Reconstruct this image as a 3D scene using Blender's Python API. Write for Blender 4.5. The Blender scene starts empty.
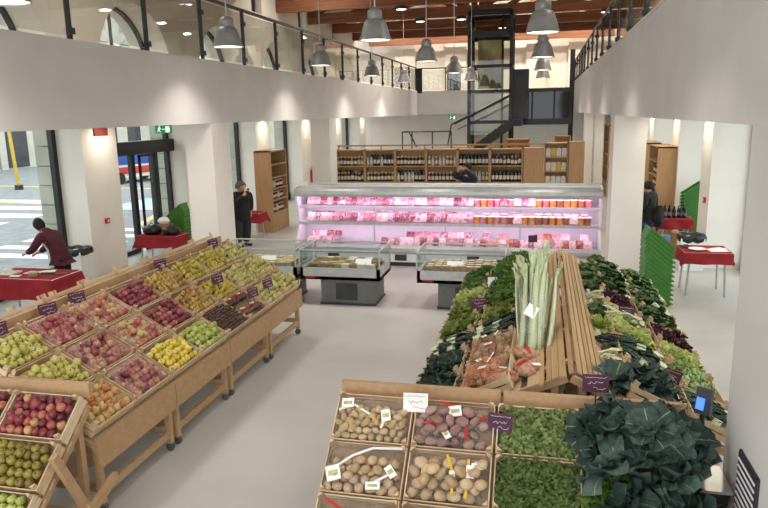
import bpy, math, random
from mathutils import Vector, Matrix, Euler
random.seed(7)
R = math.radians
SC = bpy.context.scene
COL = SC.collection

# ------------------------------------------------------------------ camera, sky, exposure
cam_data = bpy.data.cameras.new('camera')
cam = bpy.data.objects.new('camera', cam_data)
COL.objects.link(cam)
cam_data.sensor_width = 36.0
cam_data.lens = 36.0 * 680.0 / 768.0
cam_data.clip_end = 300
cam.matrix_world = Matrix((
    (0.97460478, -0.0256052, 0.22246325, 0.0),
    (0.22299088, 0.201954, -0.95367167, 0.0),
    (-0.02050839, 0.97906024, 0.20253506, 3.55),
    (0, 0, 0, 1)))
SC.camera = cam

world = bpy.data.worlds.new('sky')
SC.world = world
world.use_nodes = True
wn = world.node_tree
wn.nodes.clear()
w_out = wn.nodes.new('ShaderNodeOutputWorld')
w_bg = wn.nodes.new('ShaderNodeBackground')
w_bg.inputs['Color'].default_value = (0.9, 0.95, 1.0, 1)
w_bg.inputs['Strength'].default_value = 3.0
wn.links.new(w_bg.outputs[0], w_out.inputs[0])

SC.view_settings.view_transform = 'Standard'
SC.view_settings.look = 'None'
SC.view_settings.gamma = 1.0
SC.view_settings.use_curve_mapping = False
SC.view_settings.exposure = 0.0
SC.cycles.use_denoising = True
SC.cycles.max_bounces = 7
SC.cycles.diffuse_bounces = 4
SC.cycles.transparent_max_bounces = 24
SC.cycles.sample_clamp_indirect = 6.0
PENDANT_W = 29.0
DOWN_W = 13.0
UP_FILL_W = 85.0
CASE_W = 23.0

# ------------------------------------------------------------------ colour and material helpers
def lin(h):
    h = h.lstrip('#')
    out = []
    for i in (0, 2, 4):
        c = int(h[i:i + 2], 16) / 255.0
        out.append(c / 12.92 if c <= 0.04045 else ((c + 0.055) / 1.055) ** 2.4)
    return (out[0], out[1], out[2], 1.0)

def new_mat(name):
    m = bpy.data.materials.new(name)
    m.use_nodes = True
    nt = m.node_tree
    return m, nt, nt.nodes['Principled BSDF']

def ramp_mat(name, stops, scale=6.0, rough=0.55, metal=0.0, rnd=0.0, stretch=(1, 1, 1), bump=0.0, bscale=None, detail=3.0, spec=0.5):
    """Noise driven colour ramp; rnd is the share of the per object random value."""
    m, nt, b = new_mat(name)
    N, L = nt.nodes, nt.links
    tc = N.new('ShaderNodeTexCoord')
    mp = N.new('ShaderNodeMapping')
    mp.inputs['Scale'].default_value = stretch
    L.new(tc.outputs['Object'], mp.inputs['Vector'])
    no = N.new('ShaderNodeTexNoise')
    no.noise_dimensions = '4D'
    no.inputs['Scale'].default_value = scale
    no.inputs['Detail'].default_value = detail
    L.new(mp.outputs[0], no.inputs['Vector'])
    oi = N.new('ShaderNodeObjectInfo')
    mw = N.new('ShaderNodeMath'); mw.operation = 'MULTIPLY'; mw.inputs[1].default_value = 37.0
    L.new(oi.outputs['Random'], mw.inputs[0]); L.new(mw.outputs[0], no.inputs['W'])
    # value = 0.5 + (noise-0.5)*2*(1-rnd) + (random-0.5)*rnd*1.6
    a = N.new('ShaderNodeMath'); a.operation = 'MULTIPLY_ADD'
    a.inputs[1].default_value = 2.0 * (1 - rnd); a.inputs[2].default_value = 0.5 - (1 - rnd)
    L.new(no.outputs[0], a.inputs[0])
    c = N.new('ShaderNodeMath'); c.operation = 'MULTIPLY_ADD'
    c.inputs[1].default_value = 1.6 * rnd; c.inputs[2].default_value = -0.8 * rnd
    L.new(oi.outputs['Random'], c.inputs[0])
    s = N.new('ShaderNodeMath'); s.operation = 'ADD'
    L.new(a.outputs[0], s.inputs[0]); L.new(c.outputs[0], s.inputs[1])
    cr = N.new('ShaderNodeValToRGB')
    el = cr.color_ramp.elements
    while len(el) < len(stops):
        el.new(0.5)
    for e, (p, h) in zip(el, stops):
        e.position = p; e.color = lin(h)
    L.new(s.outputs[0], cr.inputs[0])
    L.new(cr.outputs[0], b.inputs['Base Color'])
    b.inputs['Roughness'].default_value = rough
    b.inputs['Metallic'].default_value = metal
    b.inputs['Specular IOR Level'].default_value = spec
    if bump:
        n2 = N.new('ShaderNodeTexNoise'); n2.inputs['Scale'].default_value = bscale or scale * 4
        L.new(mp.outputs[0], n2.inputs['Vector'])
        bu = N.new('ShaderNodeBump'); bu.inputs['Strength'].default_value = bump
        bu.inputs['Distance'].default_value = 0.01
        L.new(n2.outputs[0], bu.inputs['Height']); L.new(bu.outputs[0], b.inputs['Normal'])
    return m

def mat(name, h, h2=None, **k):
    return ramp_mat(name, [(0.3, h), (0.7, h2 or h)], **k)

def emit_mat(name, h, strength):
    m, nt, b = new_mat(name)
    b.inputs['Base Color'].default_value = lin(h)
    b.inputs['Emission Color'].default_value = lin(h)
    b.inputs['Emission Strength'].default_value = strength
    return m

def glass_mat(name, tint='f4f8f8', refl=0.9, base=0.03):
    m = bpy.data.materials.new(name); m.use_nodes = True
    nt = m.node_tree; nt.nodes.clear()
    N, L = nt.nodes, nt.links
    o = N.new('ShaderNodeOutputMaterial'); mx = N.new('ShaderNodeMixShader')
    t = N.new('ShaderNodeBsdfTransparent'); t.inputs[0].default_value = lin(tint)
    g = N.new('ShaderNodeBsdfGlossy'); g.inputs['Roughness'].default_value = 0.02
    g.inputs[0].default_value = (refl, refl, refl, 1)
    f = N.new('ShaderNodeLayerWeight'); f.inputs[0].default_value = 0.5
    pw = N.new('ShaderNodeMath'); pw.operation = 'POWER'; pw.inputs[1].default_value = 4.0
    ad = N.new('ShaderNodeMath'); ad.operation = 'MULTIPLY_ADD'; ad.inputs[1].default_value = 0.6; ad.inputs[2].default_value = base
    L.new(f.outputs['Facing'], pw.inputs[0]); L.new(pw.outputs[0], ad.inputs[0]); L.new(ad.outputs[0], mx.inputs[0])
    L.new(t.outputs[0], mx.inputs[1]); L.new(g.outputs[0], mx.inputs[2]); L.new(mx.outputs[0], o.inputs[0])
    return m

def film_mat(name, h, cover, scale=60.0):
    """Open netting or thin film: part see-through, part coloured threads."""
    m = bpy.data.materials.new(name); m.use_nodes = True
    nt = m.node_tree; nt.nodes.clear()
    N, L = nt.nodes, nt.links
    o = N.new('ShaderNodeOutputMaterial'); mx = N.new('ShaderNodeMixShader')
    t = N.new('ShaderNodeBsdfTransparent')
    d = N.new('ShaderNodeBsdfPrincipled'); d.inputs['Base Color'].default_value = lin(h); d.inputs['Roughness'].default_value = 0.35
    tc = N.new('ShaderNodeTexCoord'); no = N.new('ShaderNodeTexNoise'); no.inputs['Scale'].default_value = scale
    L.new(tc.outputs['Object'], no.inputs['Vector'])
    mr = N.new('ShaderNodeMapRange'); mr.inputs[1].default_value = 0.35; mr.inputs[2].default_value = 0.65
    mr.inputs[3].default_value = max(0.0, cover - 0.1); mr.inputs[4].default_value = min(1.0, cover + 0.1)
    L.new(no.outputs[0], mr.inputs[0]); L.new(mr.outputs[0], mx.inputs[0])
    L.new(t.outputs[0], mx.inputs[1]); L.new(d.outputs[0], mx.inputs[2]); L.new(mx.outputs[0], o.inputs[0])
    return m

# ------------------------------------------------------------------ mesh helpers
class MB:
    def __init__(s):
        s.v = []; s.f = []; s.m = []
    def add(s, vs, fs, mi=0):
        n = len(s.v)
        s.v.extend([tuple(v) for v in vs])
        for f in fs:
            s.f.append(tuple(i + n for i in f)); s.m.append(mi)
        return s
    def box(s, c, d, mi=0, rot=None, taper=1.0):
        hx, hy, hz = d[0] / 2, d[1] / 2, d[2] / 2
        vs = []
        for z in (-hz, hz):
            k = taper if z < 0 else 1.0
            for x, y in ((-hx, -hy), (hx, -hy), (hx, hy), (-hx, hy)):
                p = Vector((x * k, y * k, z))
                if rot: p = rot @ p
                vs.append((p.x + c[0], p.y + c[1], p.z + c[2]))
        return s.add(vs, [(3, 2, 1, 0), (4, 5, 6, 7), (0, 1, 5, 4), (1, 2, 6, 5), (2, 3, 7, 6), (3, 0, 4, 7)], mi)
    def span(s, x0, x1, y0, y1, z0, z1, mi=0):
        return s.box(((x0 + x1) / 2, (y0 + y1) / 2, (z0 + z1) / 2), (abs(x1 - x0), abs(y1 - y0), abs(z1 - z0)), mi)
    def beam(s, p, q, w, h, mi=0, up=(0, 0, 1)):
        p, q = Vector(p), Vector(q)
        d = q - p; L = d.length; d.normalize()
        u = Vector(up)
        if abs(d.dot(u)) > 0.98: u = Vector((0, 1, 0))
        a = d.cross(u).normalized(); b = a.cross(d).normalized()
        vs = []
        for e in (p, q):
            for sa, sb in ((-1, -1), (1, -1), (1, 1), (-1, 1)):
                vs.append(e + a * (sa * w / 2) + b * (sb * h / 2))
        return s.add(vs, [(0, 1, 2, 3), (7, 6, 5, 4), (4, 5, 1, 0), (5, 6, 2, 1), (6, 7, 3, 2), (7, 4, 0, 3)], mi)
    def tube(s, p, q, r0, r1=None, n=10, mi=0):
        r1 = r0 if r1 is None else r1
        p, q = Vector(p), Vector(q)
        d = (q - p).normalized()
        u = Vector((0, 0, 1)) if abs(d.z) < 0.95 else Vector((0, 1, 0))
        a = d.cross(u).normalized(); b = a.cross(d)
        vs = []
        for e, r in ((p, r0), (q, r1)):
            for i in range(n):
                t = 2 * math.pi * i / n
                vs.append(e + a * (r * math.cos(t)) + b * (r * math.sin(t)))
        fs = [(i, (i + 1) % n, n + (i + 1) % n, n + i) for i in range(n)]
        fs += [tuple(range(n - 1, -1, -1)), tuple(range(n, 2 * n))]
        return s.add(vs, fs, mi)
    def lathe(s, prof, n=16, c=(0, 0, 0), mi=0, lobes=None, rot=None):
        vs = []; fs = []
        for r, z in prof:
            for i in range(n):
                t = 2 * math.pi * i / n
                k = 1.0 + (lobes[1] * math.cos(lobes[0] * t) if lobes else 0)
                p = Vector((r * k * math.cos(t), r * k * math.sin(t), z))
                if rot: p = rot @ p
                vs.append((p.x + c[0], p.y + c[1], p.z + c[2]))
        for j in range(len(prof) - 1):
            for i in range(n):
                fs.append((j * n + i, j * n + (i + 1) % n, (j + 1) * n + (i + 1) % n, (j + 1) * n + i))
        return s.add(vs, fs, mi)
    def ribbon(s, pts, w, mi=0, up=(0, 0, 1)):
        vs = []; fs = []
        n = len(pts)
        for i, p in enumerate(pts):
            p = Vector(p)
            d = (Vector(pts[min(i + 1, n - 1)]) - Vector(pts[max(i - 1, 0)])).normalized()
            a = d.cross(Vector(up)).normalized()
            vs += [p - a * w / 2, p + a * w / 2]
        for i in range(n - 1):
            fs.append((2 * i, 2 * i + 1, 2 * i + 3, 2 * i + 2))
        return s.add(vs, fs, mi)
    def grid(s, fn, nu, nv, mi=0):
        vs = [fn(i / nu, j / nv) for j in range(nv + 1) for i in range(nu + 1)]
        fs = [(j * (nu + 1) + i, j * (nu + 1) + i + 1, (j + 1) * (nu + 1) + i + 1, (j + 1) * (nu + 1) + i) for j in range(nv) for i in range(nu)]
        return s.add(vs, fs, mi)
    def mesh(s, name, mats, smooth=True, angle=40):
        me = bpy.data.meshes.new(name)
        me.from_pydata(s.v, [], s.f)
        for m in (mats if isinstance(mats, (list, tuple)) else [mats]):
            me.materials.append(m)
        me.polygons.foreach_set('material_index', s.m)
        if smooth:
            me.polygons.foreach_set('use_smooth', [True] * len(s.f))
            me.set_sharp_from_angle(angle=R(angle))
        me.update()
        return me
    def build(s, name, mats, parent=None, loc=(0, 0, 0), rot=(0, 0, 0), smooth=True, angle=40):
        return put(name, s.mesh(name, mats, smooth, angle), parent, loc, rot)

def put(name, me, parent=None, loc=(0, 0, 0), rot=(0, 0, 0), scale=None):
    o = bpy.data.objects.new(name, me)
    COL.objects.link(o)
    o.location = loc; o.rotation_euler = rot
    if scale: o.scale = scale if isinstance(scale, (tuple, list)) else (scale,) * 3
    if parent: o.parent = parent
    return o

def tag(o, label, cat=None, group=None, kind=None):
    o['label'] = label
    if cat: o['category'] = cat
    if group: o['group'] = group
    if kind: o['kind'] = kind
    return o

def thing(name, label, cat, loc=(0, 0, 0), rot=(0, 0, 0), group=None):
    o = put(name, None, None, loc, rot)
    return tag(o, label, cat, group)

def struct(name, mb, mats, label=None, **k):
    o = mb.build(name, mats, smooth=k.pop('smooth', False), **k)
    o['kind'] = 'structure'
    if label: o['label'] = label
    return o

def copy_tree(o, parent=None):
    c = o.copy(); COL.objects.link(c)
    if parent: c.parent = parent
    for ch in list(o.children):
        copy_tree(ch, c)
    return c

def dup(root, loc, rot=None, label=None, group=None):
    c = copy_tree(root)
    c.location = loc
    if rot is not None: c.rotation_euler = rot
    if label: c['label'] = label
    if group: c['group'] = group
    return c

ORD = ['first', 'second', 'third', 'fourth', 'fifth', 'sixth', 'seventh', 'eighth', 'ninth', 'tenth', 'eleventh', 'twelfth']
NEAR = ['nearest', 'second nearest', 'third nearest', 'fourth nearest', 'fifth nearest', 'sixth nearest', 'seventh nearest', 'eighth nearest', 'ninth nearest']

# ------------------------------------------------------------------ materials
M = {}
M['wall'] = mat('white_plaster', 'e9e3da', 'ece7df', scale=2, rough=0.85, spec=0.2)
M['wall_up'] = mat('cream_plaster', 'ddd3c3', 'e2d9ca', scale=2, rough=0.85, spec=0.2)
M['fascia'] = mat('grey_white_plaster', 'd9d5d0', 'dedad6', scale=1.5, rough=0.8, spec=0.2)
M['floor'] = ramp_mat('resin_floor', [(0.25, 'aeaba6'), (0.5, 'b4b1ac'), (0.8, 'bab7b2')], scale=0.8, rough=0.42, detail=6, spec=0.35)
M['black'] = mat('black_steel', '16171a', '1c1d20', rough=0.45)
M['dkgrey'] = mat('dark_grey_paint', '2c2e30', '343638', rough=0.5)
M['steel'] = mat('brushed_steel', 'b9bab8', 'c6c7c5', rough=0.32, metal=0.85, stretch=(1, 1, 14))
M['silver'] = mat('silver_paint', 'b7b8b6', 'c2c3c1', rough=0.38, metal=0.3)
M['lamp'] = mat('lamp_grey_metal', '8e8d8a', '9b9a97', rough=0.45, metal=0.2)
M['pedestal'] = mat('grey_pedestal', '5e605e', '686a68', rough=0.55)
M['timber'] = ramp_mat('roof_timber', [(0.3, '75452a'), (0.7, '8e5836')], scale=3, stretch=(0.3, 6, 6), rough=0.7)
M['plank'] = ramp_mat('roof_boarding', [(0.3, '5a3a28'), (0.7, '6c4834')], scale=3, stretch=(6, 0.3, 1), rough=0.75)
M['stand'] = ramp_mat('beech_stand', [(0.3, 'a98862'), (0.7, 'b5946e')], scale=4, stretch=(5, 0.5, 5), rough=0.55, rnd=0.25)
M['crate'] = ramp_mat('poplar_slats', [(0.2, 'c0a27c'), (0.5, 'ceb490'), (0.8, 'd6c0a0')], scale=5, stretch=(0.6, 3, 5), rough=0.7, rnd=0.5)
M['palewood'] = ramp_mat('pale_wood', [(0.3, 'bc9e7a'), (0.7, 'c8ac8a')], scale=4, stretch=(0.5, 4, 4), rough=0.6, rnd=0.3)
M['cab'] = ramp_mat('oak_cabinet', [(0.3, 'ae855a'), (0.7, 'b99268')], scale=4, stretch=(6, 6, 0.5), rough=0.55, rnd=0.2)
M['liner'] = mat('crate_liner', '8a7458', '9a8468', scale=14, rough=0.9)
M['straw'] = mat('straw_liner', 'b79f74', 'cdb78c', scale=60, rough=0.9)
M['caster'] = mat('caster_grey', '4c4e52', '5a5c60', rough=0.4)
M['red_cloth'] = mat('red_cloth', '8c2a30', '983238', scale=4, rough=0.85, spec=0.1)
M['white'] = mat('white_paint', 'e4e4e2', 'e8e8e6', rough=0.5)
M['paper'] = mat('paper', 'ece9e2', 'f0eee8', rough=0.8)
M['purple'] = mat('purple_card', '4a1c38', '55233f', scale=3, rough=0.7)
M['slat'] = ramp_mat('ridge_slats', [(.2, 'a08056'), (.8, 'b29268')], scale=5, stretch=(3, .6, 5), rough=.7, rnd=.4)
M['green_plastic'] = mat('green_plastic', '3a7828', '458432', scale=2, rough=0.45)
M['bin_bag'] = mat('black_plastic', '141416', '1e1e22', scale=8, rough=0.35)
M['glass'] = glass_mat('clear_glass', base=0.02)
M['rail_glass'] = glass_mat('railing_glass', 'eef0ee', base=0.06)
M['dark_glass'] = glass_mat('dark_glass', '4a4c50', base=0.05)
M['win_glass'] = glass_mat('window_glass', 'f6faf8', base=0.01)
M['bulb'] = emit_mat('lamp_glow', 'fff4e2', 5.0)
M['asphalt'] = mat('asphalt', '828386', '909194', scale=3, rough=0.9)
M['stone'] = ramp_mat('grey_stone', [(0.3, 'a8a698'), (0.7, 'b8b5a6')], scale=1.5, rough=0.9, detail=8)
M['joint'] = mat('stone_joint', '77756a', '807d72', rough=0.95)
M['skin'] = mat('skin', 'c08c72', 'c99880', scale=10, rough=0.55)
M['tag'] = M['paper']
M['red'] = mat('red_plastic', 'b81f1c', 'c42a24', rough=0.4)
M['yellow'] = mat('yellow_plastic', 'd8b024', 'e0bc30', rough=0.4)
M['white_clip'] = mat('white_plastic', 'dcdcd8', 'e6e6e2', rough=0.4)

# ================================================================== THE SETTING
XL, XR = -6.6, 1.4            # faces of the two balconies
WL, WR = -9.9, 3.6            # inner faces of the outer walls
ZS = 3.42                     # balcony soffit
YB = 41.0                     # back wall
Y0 = -4.0                     # near end, left open behind the camera to let sky light fill in

struct('floor', MB().span(-10.95, 4.6, Y0, YB + .3, -0.12, 0.0), M['floor'])
struct('ground', MB().span(-60, -10.95, -20, 110, -0.4, -0.1).span(4.6, 40, -20, 110, -0.4, -0.1), M['asphalt'])

PIER_Y = [13.3 - 4.75 * 3 + 4.75 * k for k in range(0, 9)]
PW = 1.28
# left outer wall: piers (plaster inside, stone outside)
for k, y in enumerate(PIER_Y):
    b = MB()
    y1 = min(y + PW, YB)
    b.span(-10.66, WL, y, y1, 0, 4.1, 0)
    z = -0.1
    while z < 4.1:
        b.span(-11.12, -10.66, y + .0, y1, z + .012, min(z + .43, 4.1), 1)
        b.span(-11.10, -10.66, y + .012, y1 - .012, z - .0, z + .012, 2)
        z += .44
    struct('wall_left_pier', b, [M['wall'], M['stone'], M['joint']])
b = MB()
b.span(-11.1, WL, Y0, YB, 4.1, 4.3, 0)
struct('wall_left_band', b, M['wall_up'])

def arch_wall(b, y0, y1, yc, r, z0, zs, zt, x0, x1, mi=0, n=18):
    """Wall piece y0..y1 from z0 to zt pierced by a round-headed opening."""
    b.span(x0, x1, y0, yc - r, z0, zs, mi); b.span(x0, x1, yc + r, y1, z0, zs, mi)
    pts = [(yc - r * math.cos(math.pi * i / n), zs + r * math.sin(math.pi * i / n)) for i in range(n + 1)]
    prof = [(y0, zs)] + pts + [(y1, zs)]
    for (ya, za), (yb, zb) in zip(prof[:-1], prof[1:]):
        vs = [(x0, ya, za), (x0, yb, zb), (x0, yb, zt), (x0, ya, zt), (x1, ya, za), (x1, yb, zb), (x1, yb, zt), (x1, ya, zt)]
        b.add(vs, [(0, 1, 2, 3), (7, 6, 5, 4), (1, 0, 4, 5), (2, 1, 5, 6), (3, 2, 6, 7), (0, 3, 7, 4)], mi)

ARC_R, ARC_Z = 1.58, 4.75
bays = [(y + PW / 2, y + PW / 2 + 4.75) for y in PIER_Y[:-1]]
for k, (ya, yb) in enumerate(bays):
    yc = (ya + yb) / 2 - .5
    b = MB()
    arch_wall(b, ya, yb, yc, ARC_R, 4.3, ARC_Z, 7.1, -11.0, WL)
    ys = yb + .1
    b.span(-11.0, WL, ya, yb, 8.1, 9.0); b.span(-11.0, WL, ya + .55 if k else ya, yb - .4, 7.1, 8.1)
    struct('wall_left_upper', b, M['wall_up'])
    # round-headed window
    f = MB()
    n = 20
    pts = [(-10.6, yc - ARC_R, 4.3)] + [(-10.6, yc - ARC_R * math.cos(math.pi * i / n), ARC_Z + ARC_R * math.sin(math.pi * i / n)) for i in range(n + 1)] + [(-10.6, yc + ARC_R, 4.3)]
    for p, q in zip(pts[:-1], pts[1:]):
        f.beam(p, q, .12, .12, 0, up=(1, 0, 0))
    f.beam((-10.6, yc, 4.3), (-10.6, yc, ARC_Z + ARC_R), .06, .06)
    f.beam((-10.6, yc - ARC_R, ARC_Z), (-10.6, yc + ARC_R, ARC_Z), .06, .06)
    w = struct('window_%d' % (k + 1), f, M['black'])
    g = MB().add([(-10.6, p[1], p[2]) for p in pts], [tuple(range(len(pts)))])
    o = g.build('pane', M['win_glass'], w, smooth=False); o['kind'] = 'structure'
    # small square window high up at the pier
    f = MB()
    y0w, y1w = yb - .4, yb + .55
    for p, q in (((-10.2, y0w, 7.1), (-10.2, y0w, 8.1)), ((-10.2, y1w, 7.1), (-10.2, y1w, 8.1)), ((-10.2, y0w, 7.12), (-10.2, y1w, 7.12)), ((-10.2, y0w, 8.08), (-10.2, y1w, 8.08))):
        f.beam(p, q, .1, .1)
    w = struct('window_%d' % (k + 11), f, M['black'])
    o = MB().box((-10.2, (y0w + y1w) / 2, 7.6), (.01, .9, .95)).build('pane', M['win_glass'], w, smooth=False); o['kind'] = 'structure'

# ground floor glazing on the left, one bay has the sliding door
for k in range(len(PIER_Y) - 1):
    y0, y1 = PIER_Y[k] + PW, PIER_Y[k + 1]
    door = abs(y0 - 14.58) < .1
    f = MB()
    f.span(-10.66, -10.54, y0, y0 + .1, 0, 4.1); f.span(-10.66, -10.54, y1 - .13, y1, 0, 4.1)
    f.span(-10.66, -10.54, y0, y1, 4.0, 4.1)
    if not door:
        f.span(-10.68, -10.5, y0, y1, 0, .3)
        w = struct('window_%d' % (k + 21), f, M['black'])
        o = MB().box((-10.6, (y0 + y1) / 2, 2.15), (.012, y1 - y0 - .2, 3.7)).build('pane', M['win_glass'], w, smooth=False); o['kind'] = 'structure'
    else:
        f.span(-10.72, -10.38, y0, y1, 2.62, 2.96)          # door operator box
        f.span(-10.66, -10.54, 16.1, 16.26, 0, 2.62)
        f.span(-10.66, -10.5, 17.1, 17.32, 0, 2.62)
        f.span(-10.68, -10.52, y0, 16.1, 0, .12); f.span(-10.68, -10.52, 17.3, y1, 0, .12)
        w = struct('door_1', f, M['black'])
        o = MB().box((-10.6, (y0 + y1) / 2, 3.48), (.012, y1 - y0 - .2, 1.0)).box((-10.6, 15.4, 1.37), (.012, 1.4, 2.45)).box((-10.6, 17.65, 1.37), (.012, .6, 2.45)).build('pane', M['win_glass'], w, smooth=False); o['kind'] = 'structure'
        b = MB()
        for ya, yb in ((16.34, 17.02),):
            b.span(-10.5, -10.44, ya, ya + .05, .02, 2.6); b.span(-10.5, -10.44, yb - .05, yb, .02, 2.6)
            b.span(-10.5, -10.44, ya, yb, .02, .09); b.span(-10.5, -10.44, ya, yb, 2.54, 2.6)
        d = b.build('door_leaf', M['black'], w, smooth=False); d['kind'] = 'structure'
        o = MB().box((-10.47, 16.68, 1.3), (.01, .6, 2.4)).build('pane', M['win_glass'], d, smooth=False); o['kind'] = 'structure'

# right outer wall
RP = [(-4.0, 3.0), (7.0, 8.1), (11.55, 12.6), (16.1, 17.05), (19.85, 20.9), (24.3, 25.4), (28.8, 29.9), (33.3, 34.4), (37.8, 41.0)]
for k, (ya, yb) in enumerate(RP):
    struct('wall_right_pier', MB().span(WR, 4.5, ya, yb, 0, 4.1), M['wall'])
struct('wall_right_upper', MB().span(WR, 4.5, Y0, YB, 4.1, 9.0), M['wall_up'])
for k, ((a0, a1), (b0, b1)) in enumerate(zip(RP[:-1], RP[1:])):
    f = MB().span(4.36, 4.46, a1, a1 + .08, 0, 4.1).span(4.36, 4.46, b0 - .08, b0, 0, 4.1).span(4.36, 4.46, a1, b0, 0, .2).span(4.36, 4.46, a1, b0, 3.98, 4.1)
    w = struct('window_%d' % (k + 31), f, M['black'])
    o = MB().box((4.42, (a1 + b0) / 2, 2.1), (.012, b0 - a1 - .1, 3.8)).build('pane', M['win_glass'], w, smooth=False); o['kind'] = 'structure'

# back wall with shallow pilasters
b = MB().span(-11, 4.5, YB, YB + .3, 0, 11.5)
for x0, x1 in ((-8.6, -7.4), (-5.6, -4.4), (-1.0, .1), (1.3, 2.3)):
    b.span(x0, x1, YB - .25, YB, 4.1, 11)
struct('wall_back', b, M['wall_up'])
struct('wall_back_lower', MB().span(-9.9, 3.6, 40.0, 40.2, 0, 3.42), M['wall'])
# far balcony across the end
struct('balcony_back_fascia', MB().span(XL, -2.2, 37.0, 37.15, ZS + .05, 4.66), M['fascia'])
struct('balcony_back_slab', MB().span(-9.9, 3.6, 37.15, YB, ZS, 4.1), M['fascia'])
struct('door_2', MB().span(-5.5, -4.7, YB - .31, YB - .25, 4.1, 6.2), M['dkgrey'])
struct('column_black', MB().span(1.15, 1.36, 33.0, 33.2, 0, 6.2), M['black'])

# balconies: slab and solid parapet
struct('balcony_left_slab', MB().span(WL, XL - .16, Y0, 37.15, ZS, 4.1), M['wall'])
struct('balcony_left_fascia', MB().span(XL - .16, XL, Y0, 37.15, ZS, 4.68), M['fascia'])
struct('balcony_right_slab', MB().span(XR + .16, WR, Y0, 37.15, ZS, 4.1), M['wall'])
struct('balcony_right_fascia', MB().span(XR, XR + .16, Y0, 37.15, ZS, 4.8), M['fascia'])
struct('balcony_right_trim', MB().span(XR - .02, XR + .18, Y0, 37.15, 4.8, 4.83), M['wall_up'])

# columns and the big pillar beside the camera
struct('column_left', MB().span(XL - .62, XL, 13.0, 13.8, 0, ZS), M['wall'])
struct('column_left_far', MB().span(XL - .62, XL, 21.0, 21.75, 0, ZS), M['wall'])
struct('column_right', MB().span(XR, XR + .62, 14.5, 15.25, 0, ZS), M['wall'])
struct('column_right_far', MB().span(XR, XR + .62, 24.4, 25.2, 0, ZS), M['wall'])
struct('wall_right_front', MB().span(XR, XR + .7, 1.2, 5.17, 0, ZS), M['fascia'])
struct('baseboard_right', MB().span(XR - .012, XR, 1.2, 5.17, 0, .1), M['wall'])

# roof: boarded slopes, tie beams, rafters
ZE, ZR, XC = 8.7, 11.0, (WL + WR) / 2
b = MB()
for x0, z0, x1, z1 in ((-11, ZE - .15, XC, ZR), (XC, ZR, 4.5, ZE - .15)):
    b.add([(x0, Y0, z0), (x1, Y0, z1), (x1, YB + .3, z1), (x0, YB + .3, z0), (x0, Y0, z0 + .15), (x1, Y0, z1 + .15), (x1, YB + .3, z1 + .15), (x0, YB + .3, z0 + .15)],
          [(0, 1, 2, 3), (7, 6, 5, 4), (0, 4, 5, 1), (1, 5, 6, 2), (2, 6, 7, 3), (3, 7, 4, 0)])
struct('ceiling', b, M['plank'])
for k, y in enumerate((3.6, 7.25, 10.9, 14.55, 18.2, 21.85, 25.5, 29.1, 32.7, 36.3, 39.8)):
    b = MB()
    b.span(WL, WR, y - .14, y + .14, 7.35, 7.75)
    b.beam((WL, y, 7.7), (XC, y, ZR - .35), .24, .34); b.beam((WR, y, 7.7), (XC, y, ZR - .35), .24, .34)
    b.span(XC - .13, XC + .13, y - .12, y + .12, 7.7, ZR - .4)
    b.beam((XC, y, 8.0), (XC - 2.9, y, 9.55), .2, .22); b.beam((XC, y, 8.0), (XC + 2.9, y, 9.55), .2, .22)
    struct('roof_beam', b, M['timber'])
b = MB()
for x in (-8.6, -6.2, -4.4, -1.9, -.1, 2.3):
    z = ZE + (ZR - ZE) * (1 - abs(x - XC) / (XC - WL)) - .1
    b.span(x - .09, x + .09, Y0, YB, z - .2, z)
struct('roof_beam_purlins', b, M['timber'])

# ------------------------------------------------------------------ outside: street and houses opposite
for i, (x0, x1, y0, y1) in enumerate([(-15.6, -12.2, 15.4 + 1.1 * k, 15.9 + 1.1 * k) for k in range(5)] + [(-26, -19, 20 + 2.1 * k, 21 + 2.1 * k) for k in range(4)]):
    struct('street_marking_white', MB().span(x0, x1, y0, y1, -.1, -.095), M['white'])
for (p, q, w) in (((-34, 28), (-12, 24.5), .3), ((-40, 34), (-17, 32), .3), ((-21, 44), (-13.5, 20.5), .25), ((-18.5, 15.2), (-13, 13.2), .15)):
    struct('street_marking_yellow', MB().beam((p[0], p[1], -.095), (q[0], q[1], -.095), w, .01), mat('road_yellow', 'd8b968', 'dfc276'))
struct('street_marking_blue', MB().span(-17.8, -15.4, 24.6, 28.2, -.1, -.094), mat('road_blue', '9fc0da', 'a8c8e0'))
FAC = mat('house_front', 'c9c3b0', 'd2ccba', scale=1, rough=.9)
def house(x, y0, y1, h, m, wins):
    b = MB().span(x - 8, x, y0, y1, -.1, h)
    for yy in range(int(y0) + 2, int(y1) - 1, 4):
        for zz in (4.6, 8.4, 12.0):
            if zz + 2.4 < h:
                b.span(x - .02, x + .12, yy - .85, yy + .85, zz - .25, zz + 2.15, 1)
                b.add([(x, yy - 1.05, zz + 2.2), (x, yy + 1.05, zz + 2.2), (x, yy, zz + 2.8), (x + .3, yy - 1.05, zz + 2.2), (x + .3, yy + 1.05, zz + 2.2), (x + .3, yy, zz + 2.8)],
                      [(0, 1, 2), (5, 4, 3), (0, 3, 4, 1), (1, 4, 5, 2), (2, 5, 3, 0)], 1)
                b.span(x + .12, x + .14, yy - .6, yy + .6, zz, zz + 1.95, 2)
        b.span(x - .02, x + .06, yy - 1.1, yy + 1.1, 0, 3.2, 2)
    b.span(x, x + .4, y0, y1, h - .5, h, 1)
    struct('exterior_house', b, [m, M['stone'], M['dkgrey']])
house(-40, 16, 44, 11, FAC, 1)
house(-40, 44.2, 74, 16, mat('house_front_grey', 'b9b5a8', 'c4c0b2', scale=1, rough=.9), 1)
house(-30, 74.2, 100, 15, FAC, 1)
house(-44, -14, 15.8, 14, FAC, 1)

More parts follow.
